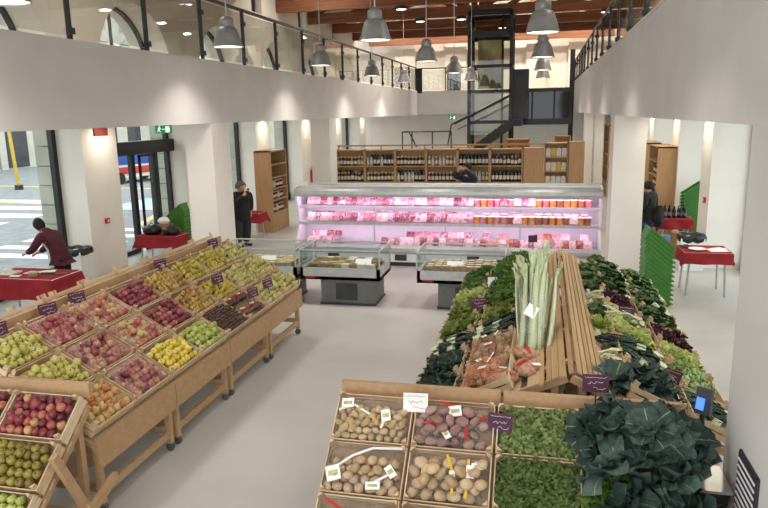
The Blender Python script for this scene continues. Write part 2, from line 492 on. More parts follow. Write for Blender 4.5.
def van():
    t = thing('parked_van', 'white parked van with blue and red panels, outside beyond the sliding door', 'van', (-23.6, 36.0, -.1), (0, 0, R(70)))
    prof = [(-2.3, .35), (2.2, .35), (2.3, .9), (1.9, 1.15), (1.25, 2.05), (-2.3, 2.1)]
    b = MB()
    n = len(prof)
    vs = [(x, -.9, z) for x, z in prof] + [(x, .9, z) for x, z in prof]
    b.add(vs, [tuple(range(n)), tuple(range(2 * n - 1, n - 1, -1))] + [(i, (i + 1) % n, n + (i + 1) % n, n + i)[::-1] for i in range(n)])
    b.build('body', M['white'], t, smooth=False)
    MB().box((-.6, -.91, 1.45), (2.6, .02, .75)).box((-.6, .91, 1.45), (2.6, .02, .75)).build('blue_panel', mat('van_blue', '2a4fa0', '3058ac'), t)
    MB().box((-.2, -.91, .75), (3.8, .02, .4)).box((-.2, .91, .75), (3.8, .02, .4)).build('red_panel', mat('van_red', 'c23a34', 'cc443c'), t)
    MB().box((1.62, 0, 1.62), (.05, 1.5, .7), rot=Euler((0, R(-36), 0)).to_matrix()).build('windscreen', M['dkgrey'], t)
    for x in (-1.5, 1.5):
        for y in (-.85, .85):
            MB().tube((x, y - .1, .34), (x, y + .1, .34), .34, n=16).build('wheel', M['black'], t)
van()
t = thing('yellow_pole', 'yellow pole standing in the street outside the left window', 'pole', (-27.6, 31.5, -.1))
MB().tube((0, 0, 0), (-.25, 0, 4.2), .09, n=10).build('shaft', mat('pole_yellow', 'c8a43c', 'd0ae48'), t)
MB().tube((0, 0, 0), (0, 0, .25), .22, n=12).build('foot', M['dkgrey'], t)

# ------------------------------------------------------------------ balcony railings
def railing(name, x, ztop, zrail, ys, label, side):
    t = thing(name, label, 'railing', (x, ys[0], ztop))
    for y in ys:
        b = MB()
        b.box((0, y - ys[0], (zrail - ztop) / 2 - .1), (.07, .045, zrail - ztop + .22))
        for dz in (.12, zrail - ztop - .3):
            b.box((side * .03, y - ys[0], dz), (.07, .1, .09))
        b.build('post', M['black'], t, smooth=False)
    MB().span(-.03, .03, ys[0] - ys[0], ys[-1] - ys[0], zrail - ztop - .03, zrail - ztop + .03).build('handrail', M['black'], t, smooth=False)
    for a, c in zip(ys[:-1], ys[1:]):
        MB().box((0, (a + c) / 2 - ys[0], (zrail - ztop) / 2 - .01), (.014, c - a - .1, zrail - ztop - .12)).build('glass_panel', M['rail_glass'], t, smooth=False)
LY = [2.95 + 2 * k for k in range(18)]
railing('balcony_railing', XL - .06, 4.68, 5.88, LY, 'black steel and glass railing along the left balcony', 1)
RY = [3.4 + 2 * k for k in range(17)]
railing('balcony_railing', XR + .08, 4.83, 5.9, RY, 'black steel and glass railing along the right balcony', -1)
t = thing('balcony_railing', 'short railing with thick black corner post on the far balcony', 'railing', (XL, 37.08, 4.66))
MB().box((.1, 0, .55), (.3, .2, 1.3)).build('corner_post', M['black'], t, smooth=False)
for x in (1.5, 2.9, 4.2):
    MB().box((x, 0, .55), (.06, .06, 1.2)).build('post', M['black'], t, smooth=False)
MB().span(.1, 4.25, -.03, .03, 1.15, 1.21).build('handrail', M['black'], t, smooth=False)
for x0, x1 in ((.3, 1.45), (1.55, 2.85), (2.95, 4.15)):
    MB().span(x0, x1, -.007, .007, .05, 1.1).build('glass_panel', M['rail_glass'], t, smooth=False)

# ------------------------------------------------------------------ lift tower, stair and landing
t = thing('lift_tower', 'black steel and glass lift shaft at the far end of the hall', 'lift', (-2.15, 29.8, 0))
b = MB()
for x in (-.85, .85):
    for y in (-.8, .8):
        b.box((x, y, 3.75), (.14, .14, 7.5))
b.build('frame_post', M['black'], t, smooth=False)
for z in (.1, 3.1, 4.35, 5.35, 6.6, 7.45):
    b = MB()
    h = .22 if z in (6.6, 7.45) else .12
    b.span(-.85, .85, -.87, -.73, z - h / 2, z + h / 2).span(-.85, .85, .73, .87, z - h / 2, z + h / 2)
    b.span(-.92, -.78, -.8, .8, z - h / 2, z + h / 2).span(.78, .92, -.8, .8, z - h / 2, z + h / 2)
    b.build('cross_bar', M['black'], t, smooth=False)
MB().box((.5, -.78, 3.75), (.09, .08, 7.4)).build('guide_rail', M['dkgrey'], t, smooth=False)
MB().span(-.78, .78, -.84, -.82, .2, 7.3).span(-.86, -.84, -.7, .7, .2, 7.3).build('glass_panel', glass_mat('shaft_glass', 'dcdcd2', base=.04), t, smooth=False)
MB().span(-.62, .42, .6, .7, 4.5, 6.5).build('lift_door', mat('lift_beige', 'b8ae98', 'c2b8a2'), t, smooth=False)
MB().span(.9, 1.55, -.6, .3, 3.2, 5.2).build('control_cabinet', M['black'], t, smooth=False)

t = thing('landing', 'black landing with dark glass balustrade at the far end', 'landing', (0, 30, 0))
MB().span(-1.2, 1.15, -.1, 7.1, 2.95, 3.2).span(-1.2, -.8, -2.1, 0, 2.95, 3.2).build('deck', M['black'], t, smooth=False)
MB().span(-1.2, 1.15, -.12, -.08, 4.3, 4.45).build('handrail', M['black'], t, smooth=False)
for x in (-1.15, -.45, .45, 1.1):
    MB().span(x - .04, x + .04, -.13, -.05, 3.2, 4.35).build('post', M['black'], t, smooth=False)
MB().span(-1.15, 1.1, -.1, -.08, 3.2, 4.3).build('glass_panel', mat('black_glass', '08080a', '0a0a0c', rough=.06), t, smooth=False)
t = thing('staircase', 'black open staircase descending left from the far landing', 'staircase', (0, 27.9, 0))
MB().beam((-1.2, 0, 3.05), (-5.2, 0, .2), .1, .32).build('stringer', M['black'], t, smooth=False)
MB().beam((-1.3, 1.0, 3.05), (-5.2, 1.0, .2), .1, .32).build('stringer', M['black'], t, smooth=False)
for i in range(16):
    MB().box((-1.5 - i * .235, .5, 3.0 - i * .172), (.27, .98, .045)).build('tread', M['dkgrey'], t, smooth=False)
b = MB().tube((-1.3, 0, 4.15), (-3.6, 0, 3.05), .03).tube((-3.6, 0, 3.05), (-3.75, 0, 2.2), .03)
b.tube((-1.3, 0, 3.8), (-3.35, 0, 2.85), .02).tube((-1.3, 1, 4.15), (-3.6, 1, 3.05), .03)
b.build('handrail', M['black'], t)
t = thing('guard_rail', 'low black guard rail with thin posts left of the staircase', 'railing', (-5.85, 29.0, 1.7))
struct('floor_dais', MB().span(-6.1, -3.8, 28.6, 30.2, 0, 1.7), M['wall'])
for x in (0, .42, 1.3, 2.1):
    MB().tube((x, 0, 0), (x, 0, 1.05), .028).build('post', M['black'], t)
MB().tube((0, 0, 1.05), (2.1, 0, 1.05), .03).tube((0, 0, 1.05), (.1, .8, 1.05), .03).tube((.3, 0, 1.05), (.62, 0, .4), .03).build('handrail', M['black'], t)

# ------------------------------------------------------------------ lamps
def pendant():   # bell-shaped shade, socket, cord, glowing bulb
    t = thing('pendant_lamp', '', 'lamp', (0, 0, 4.78))
    MB().tube((0, 0, .52), (0, 0, 3.6), .012, n=6).build('cord', M['silver'], t)
    MB().lathe([(.0, .55), (.06, .535), (.115, .5), (.128, .46), (.128, .36), (.11, .335)], 24).build('socket', M['lamp'], t)
    MB().lathe([(.11, .36), (.15, .345), (.19, .29), (.225, .19), (.25, .09), (.275, .02), (.285, 0), (.277, 0), (.265, .02), (.24, .09), (.215, .18), (.18, .28), (.12, .335), (.0, .34)], 28).build('lamp_shade', M['lamp'], t)
    MB().lathe([(.0, .018), (.264, .02)], 28).build('bulb', M['bulb'], t)
    return t
def lamp_light(name, loc, r, power, col=(1, .94, .86), rot=(0, 0, 0), spread=180):
    l = bpy.data.lights.new(name, 'AREA'); l.shape = 'DISK'; l.size = r * 2
    l.energy = power; l.color = col; l.spread = R(spread)
    o = bpy.data.objects.new(name, l); COL.objects.link(o); o.location = loc; o.rotation_euler = rot
    return o
proto = pendant(); first = True
LAMP_Y = [1.1, 6.5, 11.9, 17.3, 22.8, 28.3]
rows = [(-5.6, 'left', 'in the row along the left balcony'), (-2.85, 'mid', 'in the middle row'), (-.04, 'right', 'in the row along the right side')]
for x, nm, txt in rows:
    vis = 0
    for y in LAMP_Y:
        if y < 5 or (y < 10 and nm != 'left'):
            lamp_light('pendant_light', (x, y, 4.765), .25, PENDANT_W * .6, spread=118)
            continue
        lab = 'grey bell-shaped pendant lamp, %s %s' % (NEAR[vis], txt)
        if first: proto.location = (x, y, 4.78); proto['label'] = lab; o = proto; first = False
        else: o = dup(proto, (x, y, 4.78), label=lab)
        o['group'] = 'pendant lamps over the hall'
        lamp_light('pendant_light', (x, y, 4.77), .25, PENDANT_W * (.8 if y < 8 else 1.05), spread=118)
        vis += 1
first = None
for x in (-8.3, 2.4):  # added fill lamps that brighten the upper hall above the balconies
    for y in (2.0, 7.25, 12.7, 18.2, 23.7, 29.1):
        t = thing('ceiling_spotlight', 'added fill spotlight under the roof above the %s balcony, %s from the near end' % ('left' if x < 0 else 'right', ORD[int(y / 5.2)]), 'spotlight', (x, y, 8.6), group='added fill spotlights above the balconies')
        MB().lathe([(0, 0), (.2, 0), (.22, -.05), (.2, -.12), (.18, -.12)], 18).build('housing', M['dkgrey'], t)
        MB().lathe([(.18, -.118), (0, -.118)], 18).build('lens', M['bulb'], t)
        lamp_light('spotlight_light', (x + (.35 if x < 0 else -.35), y, 8.44), .17, UP_FILL_W)
for i, x in enumerate((-8.0, -4.6, -2.6, -.4, 2.4)):  # more added lamps, put in to lift the dark far end wall
    zz = 8.7 if abs(x + 3) > 3 else 9.6
    t = thing('ceiling_spotlight', 'added fill spotlight high before the far end wall, %s from left' % ORD[i], 'spotlight', (x, 37.4, zz), group='added fill spotlights at the far wall')
    MB().lathe([(0, 0), (.2, 0), (.22, -.05), (.2, -.12), (.18, -.12)], 18).build('housing', M['dkgrey'], t)
    MB().lathe([(.18, -.118), (0, -.118)], 18).build('lens', M['bulb'], t)
    lamp_light('spotlight_light', (x, 37.4, zz - .14), .17, 230, rot=(R(40), 0, 0))
spots = [(-5.11, 25.5), (-5.04, 29.1), (-3.34, 29.1), (-1.89, 32.7), (1.44, 21.85), (1.46, 25.5), (2.3, 29.1)]
for i, (x, y) in enumerate(spots):
    lab = 'small round spotlight under the roof beams, %s from left' % ORD[i]
    if first is None:
        t = thing('ceiling_spotlight', lab, 'spotlight', (x, y, 7.35), group='spotlights on the roof beams')
        MB().lathe([(0, 0), (.2, 0), (.22, -.05), (.2, -.12), (.18, -.12)], 18).build('housing', M['dkgrey'], t)
        MB().lathe([(.18, -.118), (0, -.118)], 18).build('lens', M['bulb'], t)
        first = t
    else:
        dup(first, (x, y, 7.35), label=lab)
    lamp_light('spotlight_light', (x, y, 7.22), .16, 70)
# recessed downlights under the balconies
first = None
n = 0
DL = [('left', -9.5, y + .64) for y in PIER_Y[2:]] + [('left', -8.0, y - 1.7) for y in PIER_Y[2:]] + \
     [('right', 3.25, y) for y in (7.5, 12.0, 16.6, 20.4, 24.8, 29.3)] + [('right', 2.5, y) for y in (6.0, 9.8, 14.2, 18.4, 22.6)]
if True:
    for side, x, y in DL:
        if first is None:
            first = thing('downlight', '', 'downlight', (x, y, ZS))
            MB().lathe([(.07, -.004), (.095, -.012), (.1, 0), (.07, 0)], 16).build('ring', M['white'], first)
            MB().lathe([(.07, -.003), (0, -.003)], 16).build('bulb', M['bulb'], first)
            o = first
        else: o = dup(first, (x, y, ZS))
        o['label'] = 'small round recessed downlight in the soffit under the %s balcony' % side
        o['group'] = 'downlights under the %s balcony' % side
        lamp_light('downlight_light', (x, y, ZS - .02), .07, DOWN_W, (1, .88, .72))

# ================================================================== MARKET STANDS AND CRATES
SL = math.atan(.55)                 # slope of the long display decks
SC_ = math.atan(.45)                # slope of the vegetable stand
SE = math.atan(.84)                 # steep end stands facing the camera
CW, CD, CH = .64, .47, .12          # crate width (along the row), depth (up the slope), height

def make_crate(cw=CW, cd=CD, ch=CH, liner='liner', posts=True):
    t = thing('wooden_crate', '', 'crate')
    for sy in (-1, 1):
        b = MB()
        b.box((0, sy * (cd / 2 - .006), ch * .28), (cw, .01, ch * .42)).box((0, sy * (cd / 2 - .006), ch * .78), (cw, .01, ch * .38))
        b.build('end_slat', M['crate'], t, smooth=False)
    for sx in (-1, 1):
        b = MB()
        b.box((sx * (cw / 2 - .006), 0, ch * .28), (.01, cd - .02, ch * .42)).box((sx * (cw / 2 - .006), 0, ch * .8), (.01, cd - .02, ch * .4))
        b.build('side_slat', M['crate'], t, smooth=False)
        for sy in (-1, 1):
            x, y = sx * (cw / 2 - .012), sy * (cd / 2 - .012)
            b = MB()
            v = [(x, y), (x - sx * .04, y), (x, y - sy * .04)]
            h = ch + .045
            b.add([(p[0], p[1], .0) for p in v] + [(p[0], p[1], h) for p in v], [(0, 1, 2), (5, 4, 3), (0, 3, 4, 1), (1, 4, 5, 2), (2, 5, 3, 0)])
            if posts: b.build('corner_post', M['palewood'], t, smooth=False)
    MB().box((0, 0, .012), (cw - .02, cd - .02, .012)).build('base_panel', M['crate'], t, smooth=False)
    return t
CR = make_crate()
LINERS = {}
def liner_mesh(key):
    if key not in LINERS:
        LINERS[key] = MB().grid(lambda u, v: ((u - .5) * (CW - .03), (v - .5) * (CD - .03), .045 + .008 * math.sin(9 * u + 5 * v) + .006 * math.sin(23 * v + 7 * u)), 10, 9).mesh('liner', M[key])
    return LINERS[key]
crate_used = [False]
def crate(loc, rz, label, group, liner='liner', tilt=None, cd=None):
    """A crate lying on a sloped deck; returns it with its world matrix."""
    rot = (SL if tilt is None else tilt, 0, rz)
    if not crate_used[0]:
        c = CR; crate_used[0] = True
        c.location = loc; c.rotation_euler = rot; c['label'] = label; c['group'] = group
    else:
        c = copy_tree(BARE)
        c.location = loc; c.rotation_euler = rot; c['label'] = label; c['group'] = group
    put('paper_liner', liner_mesh(liner), c)
    if cd: c.scale = (1, cd / CD, 1)
    return c, Matrix.Translation(loc) @ Euler(rot).to_matrix().to_4x4()
BARE = CR
def _bare():
    global BARE
    BARE = copy_tree(CR)
    BARE.location = (0, 0, -50)
_bare()

# ---- fruit shapes
def fruit_mesh(name, prof, mats, n=12, lobes=None, stem=None):
    b = MB().lathe(prof, n, lobes=lobes)
    if stem: b.tube((0, 0, stem[0]), (stem[2], 0, stem[1]), .0035, .0025, 5, 1)
    return b.mesh(name, mats, angle=80)
APPLE_P = [(0, -.034), (.012, -.038), (.026, -.033), (.036, -.018), (.0405, .002), (.039, .017), (.031, .031), (.018, .036), (.008, .033), (0, .027)]
PEAR_P = [(0, -.038), (.014, -.039), (.03, -.03), (.037, -.012), (.034, .008), (.025, .026), (.018, .042), (.011, .052), (0, .055)]
NUT_P = [(0, -.026), (.024, -.022), (.041, -.004), (.037, .012), (.016, .026), (0, .032)]
ROUND_P = [(0, -.04), (.02, -.035), (.034, -.02), (.04, 0), (.034, .02), (.02, .035), (0, .04)]
M['stalk'] = mat('fruit_stalk', '5a4428', '6a5232', rough=.8)
def apple_m(key, stops, scale=14, rough=.38, rnd=.45):
    M[key] = ramp_mat(key, stops, scale=scale, rough=rough, rnd=rnd, stretch=(1, 1, .45))
    return fruit_mesh(key, APPLE_P, [M[key], M['stalk']], stem=(.028, .05, .006))
FR = {}
FR['red_apple'] = apple_m('red_apple', [(.1, '7c3036'), (.45, '954246'), (.7, 'a8605a'), (.95, 'bc9c68')])
FR['crimson_apple'] = apple_m('crimson_apple', [(.1, '5e1e2a'), (.5, '7c2c38'), (.75, '944a4a'), (1, 'b88058')])
FR['blush_apple'] = apple_m('blush_apple', [(.1, '8e3a3c'), (.4, 'a65c50'), (.65, 'b88c60'), (.9, 'bcac70')])
FR['yellow_apple'] = apple_m('yellow_apple', [(.1, 'aa9f4a'), (.5, 'bdb45e'), (.9, 'cbc480')], rnd=.3)
FR['golden_apple'] = apple_m('golden_apple', [(.1, 'bfa034'), (.5, 'd0b848'), (.9, 'd8c662')], rnd=.3)
FR['green_apple'] = apple_m('green_apple', [(.1, '8c943e'), (.5, 'a2a854'), (.9, 'b6b970')], rnd=.3)
FR['peach_apple'] = apple_m('peach_apple', [(.1, 'b05c44'), (.4, 'c08652'), (.7, 'cca862'), (.95, 'd0bc74')])
FR['striped_apple'] = apple_m('striped_apple', [(.15, '6c2c38'), (.4, '8a4248'), (.62, 'a46458'), (.85, 'b89068')], scale=20)
FR['mixed_apple'] = apple_m('mixed_apple', [(.1, '5e1e2a'), (.4, '84323a'), (.65, 'a45048'), (.85, 'b87858'), (1, 'bcA060')], scale=9, rnd=.55)
FR['russet_apple'] = apple_m('russet_apple', [(.1, '6d5a24'), (.5, '85742e'), (.85, '968a3a'), (1, '98703a')])
FR['lime_apple'] = apple_m('lime_apple', [(.1, '8f9848'), (.5, 'a6ae58'), (.9, 'bac074')], rnd=.3)
def pear_m(key, stops):
    M[key] = ramp_mat(key, stops, scale=16, rough=.5, rnd=.45)
    return fruit_mesh(key, PEAR_P, [M[key], M['stalk']], stem=(.05, .075, .01))
FR['orange_pear'] = pear_m('orange_pear', [(.1, '8c6a30'), (.5, 'a8883e'), (.8, 'b0984c'), (1, 'a86a3c')])
FR['yellow_pear'] = pear_m('yellow_pear', [(.1, '94832a'), (.5, 'b2a03c'), (.85, 'bfae50'), (1, 'b8843a')])
FR['pale_pear'] = pear_m('pale_pear', [(.1, 'a09450'), (.5, 'b6ac66'), (.9, 'c4bc80')])
M['chestnut'] = ramp_mat('chestnut', [(.2, '3e2820'), (.6, '523428'), (1, '6c4a38')], scale=30, rough=.35, rnd=.5)
FR['chestnut'] = fruit_mesh('chestnut', NUT_P, [M['chestnut']], n=8)
def potato_m(key, stops, seed):
    rnd = random.Random(seed)
    M[key] = ramp_mat(key, stops, scale=18, rough=.75, rnd=.4, bump=.25)
    out = []
    for k in range(3):
        n, m = 12, 8
        ph = [rnd.uniform(0, 6.28) for _ in range(4)]
        vs = []
        for j in range(m + 1):
            la = math.pi * (j / m - .5)
            for i in range(n):
                lo = 2 * math.pi * i / n
                r = .04 * (1 + .1 * math.sin(2 * lo + ph[0]) * math.cos(la) + .09 * math.sin(lo + ph[1] + 2 * la) + .05 * math.sin(3 * la + ph[2]))
                vs.append((1.28 * r * math.cos(la) * math.cos(lo), r * math.cos(la) * math.sin(lo), .84 * r * math.sin(la)))
        fs = [(j * n + i, j * n + (i + 1) % n, (j + 1) * n + (i + 1) % n, (j + 1) * n + i) for j in range(m) for i in range(n)]
        out.append(MB().add(vs, fs).mesh(key, [M[key]], angle=80))
    return out
FR['yellow_potato'] = potato_m('yellow_potato', [(.1, 'a58a58'), (.5, 'bfa272'), (.9, 'd0b688')], 1)
FR['brown_potato'] = potato_m('brown_potato', [(.1, 'a08560'), (.5, 'b89a74'), (.9, 'ccb28c')], 2)
FR['red_potato'] = potato_m('red_potato', [(.1, '7e5c52'), (.5, '98766a'), (.9, 'b09488')], 3)
FR['tan_potato'] = potato_m('tan_potato', [(.1, '966e4a'), (.5, 'b0875e'), (.9, 'c49c74')], 4)
FR['onion'] = [fruit_mesh('onion', [(0, -.03), (.02, -.031), (.036, -.018), (.041, 0), (.034, .02), (.016, .034), (.006, .042), (.004, .06), (0, .062)],
                          [ramp_mat('onion_skin', [(.1, '8c5430'), (.5, 'ab7448'), (.9, 'c09268')], scale=10, rough=.45, rnd=.5, stretch=(3, 3, .4))])]
FR['root_vegetable'] = [fruit_mesh('root_vegetable', [(0, -.05), (.012, -.045), (.028, -.02), (.034, .008), (.026, .03), (.01, .04), (0, .042)],
                          [ramp_mat('root_skin', [(.1, '6a5236'), (.5, '8a7050'), (.9, 'a08a68')], scale=10, rough=.8, rnd=.5)])]

def fill(mw, kind, label, group, cat, d=.08, z=.066, heap=.026, sx=1.0, jit=.18, extra=8, cw=CW, cd=CD, seed=None, lay=False, x0=None, x1=None, ytop=1.0):
    """Lay single fruits side by side in a crate (mw), a few more on top."""
    rnd = random.Random(seed if seed is not None else hash(label) % 10007)
    rnd = random.Random(sum(ord(ch) * (i + 3) for i, ch in enumerate(label + group)))
    ms = FR[kind]
    ms = ms if isinstance(ms, list) else [ms]
    w, dd = cw - .03, cd - .03
    lo, hi = (-w / 2, w / 2) if x0 is None else (x0, x1)
    pts = []
    row = 0
    y = -dd / 2 + d / 2
    while y <= ytop * dd / 2 - d / 2 + 1e-6:
        x = lo + d / 2 + (d / 2 if row % 2 else 0)
        while x <= hi - d / 2 + 1e-6:
            pts.append((x, y, 0))
            x += d * sx
        y += d * .88; row += 1
    base = list(pts)
    for _ in range(extra):
        p = rnd.choice(base)
        if abs(p[0] - (lo + hi) / 2) < (hi - lo) / 2 - d * .8 and abs(p[1]) < dd / 2 - d * .8:
            q = (p[0] + d / 2, p[1], d * .62)
            if all((q[0] - o[0]) ** 2 + (q[1] - o[1]) ** 2 > (.8 * d) ** 2 for o in pts if o[2] > 0): pts.append(q)
    for (x, y, zz) in pts:
        bump = heap * (1 - (2 * x / w) ** 2) * (1 - (2 * y / dd) ** 2)
        s = d / .082 * rnd.uniform(.93, 1.04)
        p = mw @ Vector((x + rnd.uniform(-jit, jit) * d * .4, y + rnd.uniform(-jit, jit) * d * .4, z + .038 * d / .082 + bump + zz + rnd.uniform(0, .006)))
        tilt = (rnd.uniform(-.7, .7), rnd.uniform(-.7, .7), rnd.uniform(0, 6.28))
        if lay: tilt = (rnd.uniform(.9, 1.8), rnd.uniform(-.4, .4), rnd.uniform(0, 6.28))
        o = put(kind, rnd.choice(ms), None, p, tilt, s)
        tag(o, label, cat, group)

NETS = {}
def net_bag(mw, label, group, colour, cover, z=.135, cw=CW, cd=CD, seed=0, clips=(), x0=None, x1=None, scale=70, cat='net bag'):
    """Thin net or film drawn over the produce, with its closing band and paper tag as parts."""
    rnd = random.Random(seed)
    key = (colour, cover, scale)
    if key not in NETS: NETS[key] = film_mat('net_' + colour, colour, cover, scale)
    w, dd = cw - .04, cd - .04
    lo, hi = (-w / 2, w / 2) if x0 is None else (x0, x1)
    a, c = rnd.uniform(0, 6), rnd.uniform(0, 6)
    def f(u, v):
        e = min(u, 1 - u, v, 1 - v)
        zz = z - .045 * max(0, 1 - e / .12) ** 2 + .012 * math.sin(14 * u + a) * math.sin(11 * v + c) + .006 * math.sin(31 * u + 2 * a) * math.sin(27 * v)
        return (lo + u * (hi - lo), (v - .5) * dd, zz)
    t = thing('net_bag', label, cat, mw.to_translation(), mw.to_euler(), group)
    MB().grid(f, 22, 18).build('netting', NETS[key], t, angle=180)
    for (mk, pts, tagp) in clips:
        b = MB()
        pp = [(lo + u * (hi - lo), (v - .5) * dd, f(u, v)[2] + .018) for u, v in pts]
        fine = []
        for i in range(len(pp) - 1):
            for k in range(4):
                s = k / 4
                fine.append(tuple(pp[i][j] * (1 - s) + pp[i + 1][j] * s for j in range(3)))
        fine.append(pp[-1])
        b.ribbon(fine, .02)
        b.build('closing_band', M[mk], t, smooth=False)
        if tagp:
            u, v, r, w_, h_ = tagp
            g = MB().box((0, 0, 0), (w_, h_, .002)).box((0, 0, .0015), (w_ * .7, h_ * .35, .001), 1)
            g.build('paper_tag', [M['paper'], mat('tag_print', '9aa08c', 'c4c074', scale=20)], t, (lo + u * (hi - lo), (v - .5) * dd, f(u, v)[2] + .026), (0, 0, r), smooth=False)
    return t

# ---- display stands (one per module)
def stand(name, label, loc, rz, length, zf, zb, depth, double, group=None, rail=True):
    """Local frame: front faces -Y, length along X, deck rises towards +Y."""
    t = thing(name, label, 'display stand', loc, (0, 0, rz), group)
    hl = length / 2 - .006
    MB().span(-hl, hl, -.015, .015, zf - .29, zf).build('front_panel', M['stand'], t, smooth=False)
    dk = MB()
    n = 8
    for i in range(n):
        v = (i + .5) / n
        dk.box((0, .03 + v * (depth - .03), zf - .06 + v * (zb - zf)), (2 * hl, depth / n * .72, .018), rot=Euler((math.atan((zb - zf) / depth), 0, 0)).to_matrix())
    dk.build('deck', M['palewood'], t, smooth=False)
    if double:
        dk = MB()
        for i in range(4):
            v = (i + .5) / 4
            dk.box((0, depth + .1 + v * .62, zb + .03 - v * .24), (2 * hl, .11, .018), rot=Euler((-.36, 0, 0)).to_matrix())
        dk.build('rear_deck', M['palewood'], t, smooth=False)
    for sx in (-1, 1):
        x = sx * (hl - .03)
        MB().beam((x, 0, zf - .1), (x, depth, zb - .1), .04, .07).build('side_rail', M['stand'], t, smooth=False)
        lx = sx * (hl - .07)
        for y, zt in ((.06, zf - .1), (depth - .1, zb - .15)):
            lg = MB().box((lx, y, .09 + (zt - .09) / 2), (.06, .06, zt - .09)).build('leg', M['stand'], t, smooth=False)
            cs = MB().tube((lx - .018, y, .045), (lx + .018, y, .045), .045, n=14).box((lx, y, .085), (.05, .05, .02))
            cs.build('caster', M['caster'], lg)
        MB().beam((lx, .06, .24), (lx, depth - .1, .24), .04, .07).build('cross_rail', M['stand'], t, smooth=False)
    MB().beam((-hl + .05, .06, .2), (hl - .05, .06, .2), .04, .075).build('stretcher', M['stand'], t, smooth=False)
    MB().span(-hl + .1, hl - .1, .35, .7, .27, .29).build('shelf', M['stand'], t, smooth=False)
    if rail:
        MB().span(-hl, hl, depth + .01, depth + .06, zb - .02, zb + .11).build('back_rail', M['stand'], t, smooth=False)
    return t

ZF, ZB, DEP = .76, 1.50, 1.35
LS_X, LS_Y = -3.8, 4.86
ML = 1.345
for k in range(4):
    stand('display_stand', 'beech fruit stand on casters left of the aisle, %s of four from the near end' % ORD[k], (LS_X, LS_Y + ML * (k + .5), 0), R(90), ML, ZF, ZB, DEP, True, 'fruit stands left of the aisle')

def deckpos(xf, sgn, row, y, zf=ZF, dep_row=.425, x_in=.05):
    """centre of a crate on a deck facing sgn*X; row 0 is the front."""
    dd = x_in + dep_row * (row + .5)
    return (xf - sgn * dd, y, zf - .035 + dd * (ZB - ZF) / DEP)

ROWN = ['front', 'middle', 'top']
P = ML / 2
def fruit_crate(row, j, kind, what, cat, liner='liner', d=.082, net=None, only_crate=False, **kw):
    y = LS_Y + P * (j + .5)
    c, mw = crate(deckpos(LS_X, 1, row, y), R(90), 'slatted crate of %s, %s row, %s from near end of fruit stand' % (what, ROWN[row], ORD[j]), 'crates on the long fruit stand', liner)
    if not only_crate:
        g = '%s in the %s row, crate %s' % (what, ROWN[row], ORD[j])
        one = what[:-1] if what.endswith('s') else what
        fill(mw, kind, '%s, %s row of fruit stand, %s crate from near end' % (one, ROWN[row], ORD[j]), g, cat, d=d, **kw)
        if net:
            colr, cov = net
            for i, (a, b_) in enumerate(((-.3, -.01), (.01, .3))):
                net_bag(mw, 'net over %s, %s row, %s crate of fruit stand, %s half' % (what, ROWN[row], ORD[j], ('nearer', 'farther')[i]), 'net bags on the fruit stand', colr, cov, seed=row * 20 + j * 2 + i, x0=a, x1=b_, z=.142)
    return mw
NP = ('cfae9e', .4)
NY = ('d0c490', .28)
A = 'apple'
# top row
fruit_crate(2, 0, 'yellow_apple', 'yellow-green apples', A, 'straw')
fruit_crate(2, 1, 'red_apple', 'netted red apples', A, net=NP)
fruit_crate(2, 2, 'blush_apple', 'blush red apples', A, 'straw', net=NP)
fruit_crate(2, 3, 'crimson_apple', 'dark red apples', A)
fruit_crate(2, 4, 'orange_pear', 'orange pears', 'pear')
fruit_crate(2, 5, 'yellow_pear', 'yellow pears', 'pear')
fruit_crate(2, 6, 'yellow_pear', 'golden pears', 'pear')
fruit_crate(2, 7, 'pale_pear', 'yellow-green pears', 'pear')
# middle row
fruit_crate(1, 0, 'yellow_apple', 'yellow-green apples', A, 'straw')
fruit_crate(1, 1, 'striped_apple', 'netted striped apples', A, 'straw', net=NP)
fruit_crate(1, 2, 'blush_apple', 'netted blush apples', A, 'straw', net=NP)
fruit_crate(1, 3, 'crimson_apple', 'dark red apples', A)
fruit_crate(1, 4, 'orange_pear', 'orange pears', 'pear')
fruit_crate(1, 5, 'yellow_pear', 'yellow pears', 'pear')
fruit_crate(1, 6, 'pale_pear', 'pale green pears', 'pear', 'straw')
fruit_crate(1, 7, 'pale_pear', 'pale green pears', 'pear', 'straw')
# front row
fruit_crate(0, 0, 'peach_apple', 'orange and yellow apples', A, 'straw', net=NY)
fruit_crate(0, 1, 'striped_apple', 'netted striped apples', A, 'straw', net=NP)
fruit_crate(0, 2, 'golden_apple', 'golden yellow apples', A)
fruit_crate(0, 3, 'green_apple', 'green apples', A)
fruit_crate(0, 4, 'chestnut', 'loose chestnuts', 'chestnut', d=.046, z=.1, heap=.035, extra=20)
mw = fruit_crate(0, 5, 'chestnut', 'bagged chestnuts', 'chestnut', only_crate=True)
def chest_bag(mw, x, y, r, i):
    t = thing('chestnut_bag', 'dark net bag of chestnuts with red band and white tag, %s bag in its crate' % ORD[i], 'net bag', mw @ Vector((x, y, .04)), (0, R(-18), 0), 'bags of chestnuts')
    rnd = random.Random(i)
    def f(u, v):
        a, b = 2 * math.pi * u, math.pi * v
        k = 1 + .13 * math.sin(9 * a) * math.sin(8 * b) + .05 * math.sin(5 * a + i)
        return (.11 * k * math.sin(b) * math.cos(a), .14 * k * math.sin(b) * math.sin(a), .045 + .045 * k * math.cos(b))
    MB().grid(f, 28, 16).build('netting', M['chestnut'], t, angle=180)
    MB().lathe([(.01, 0), (.018, .015), (.014, .03), (0, .034)], 8, (.06, .02, .08)).tube((-.05, -.1, .09), (.05, -.02, .098), .008).build('closing_band', M['red'], t)
    MB().box((-.03, .05, .1), (.07, .05, .003)).build('paper_tag', M['paper'], t, rot=(.2, .1, .4))
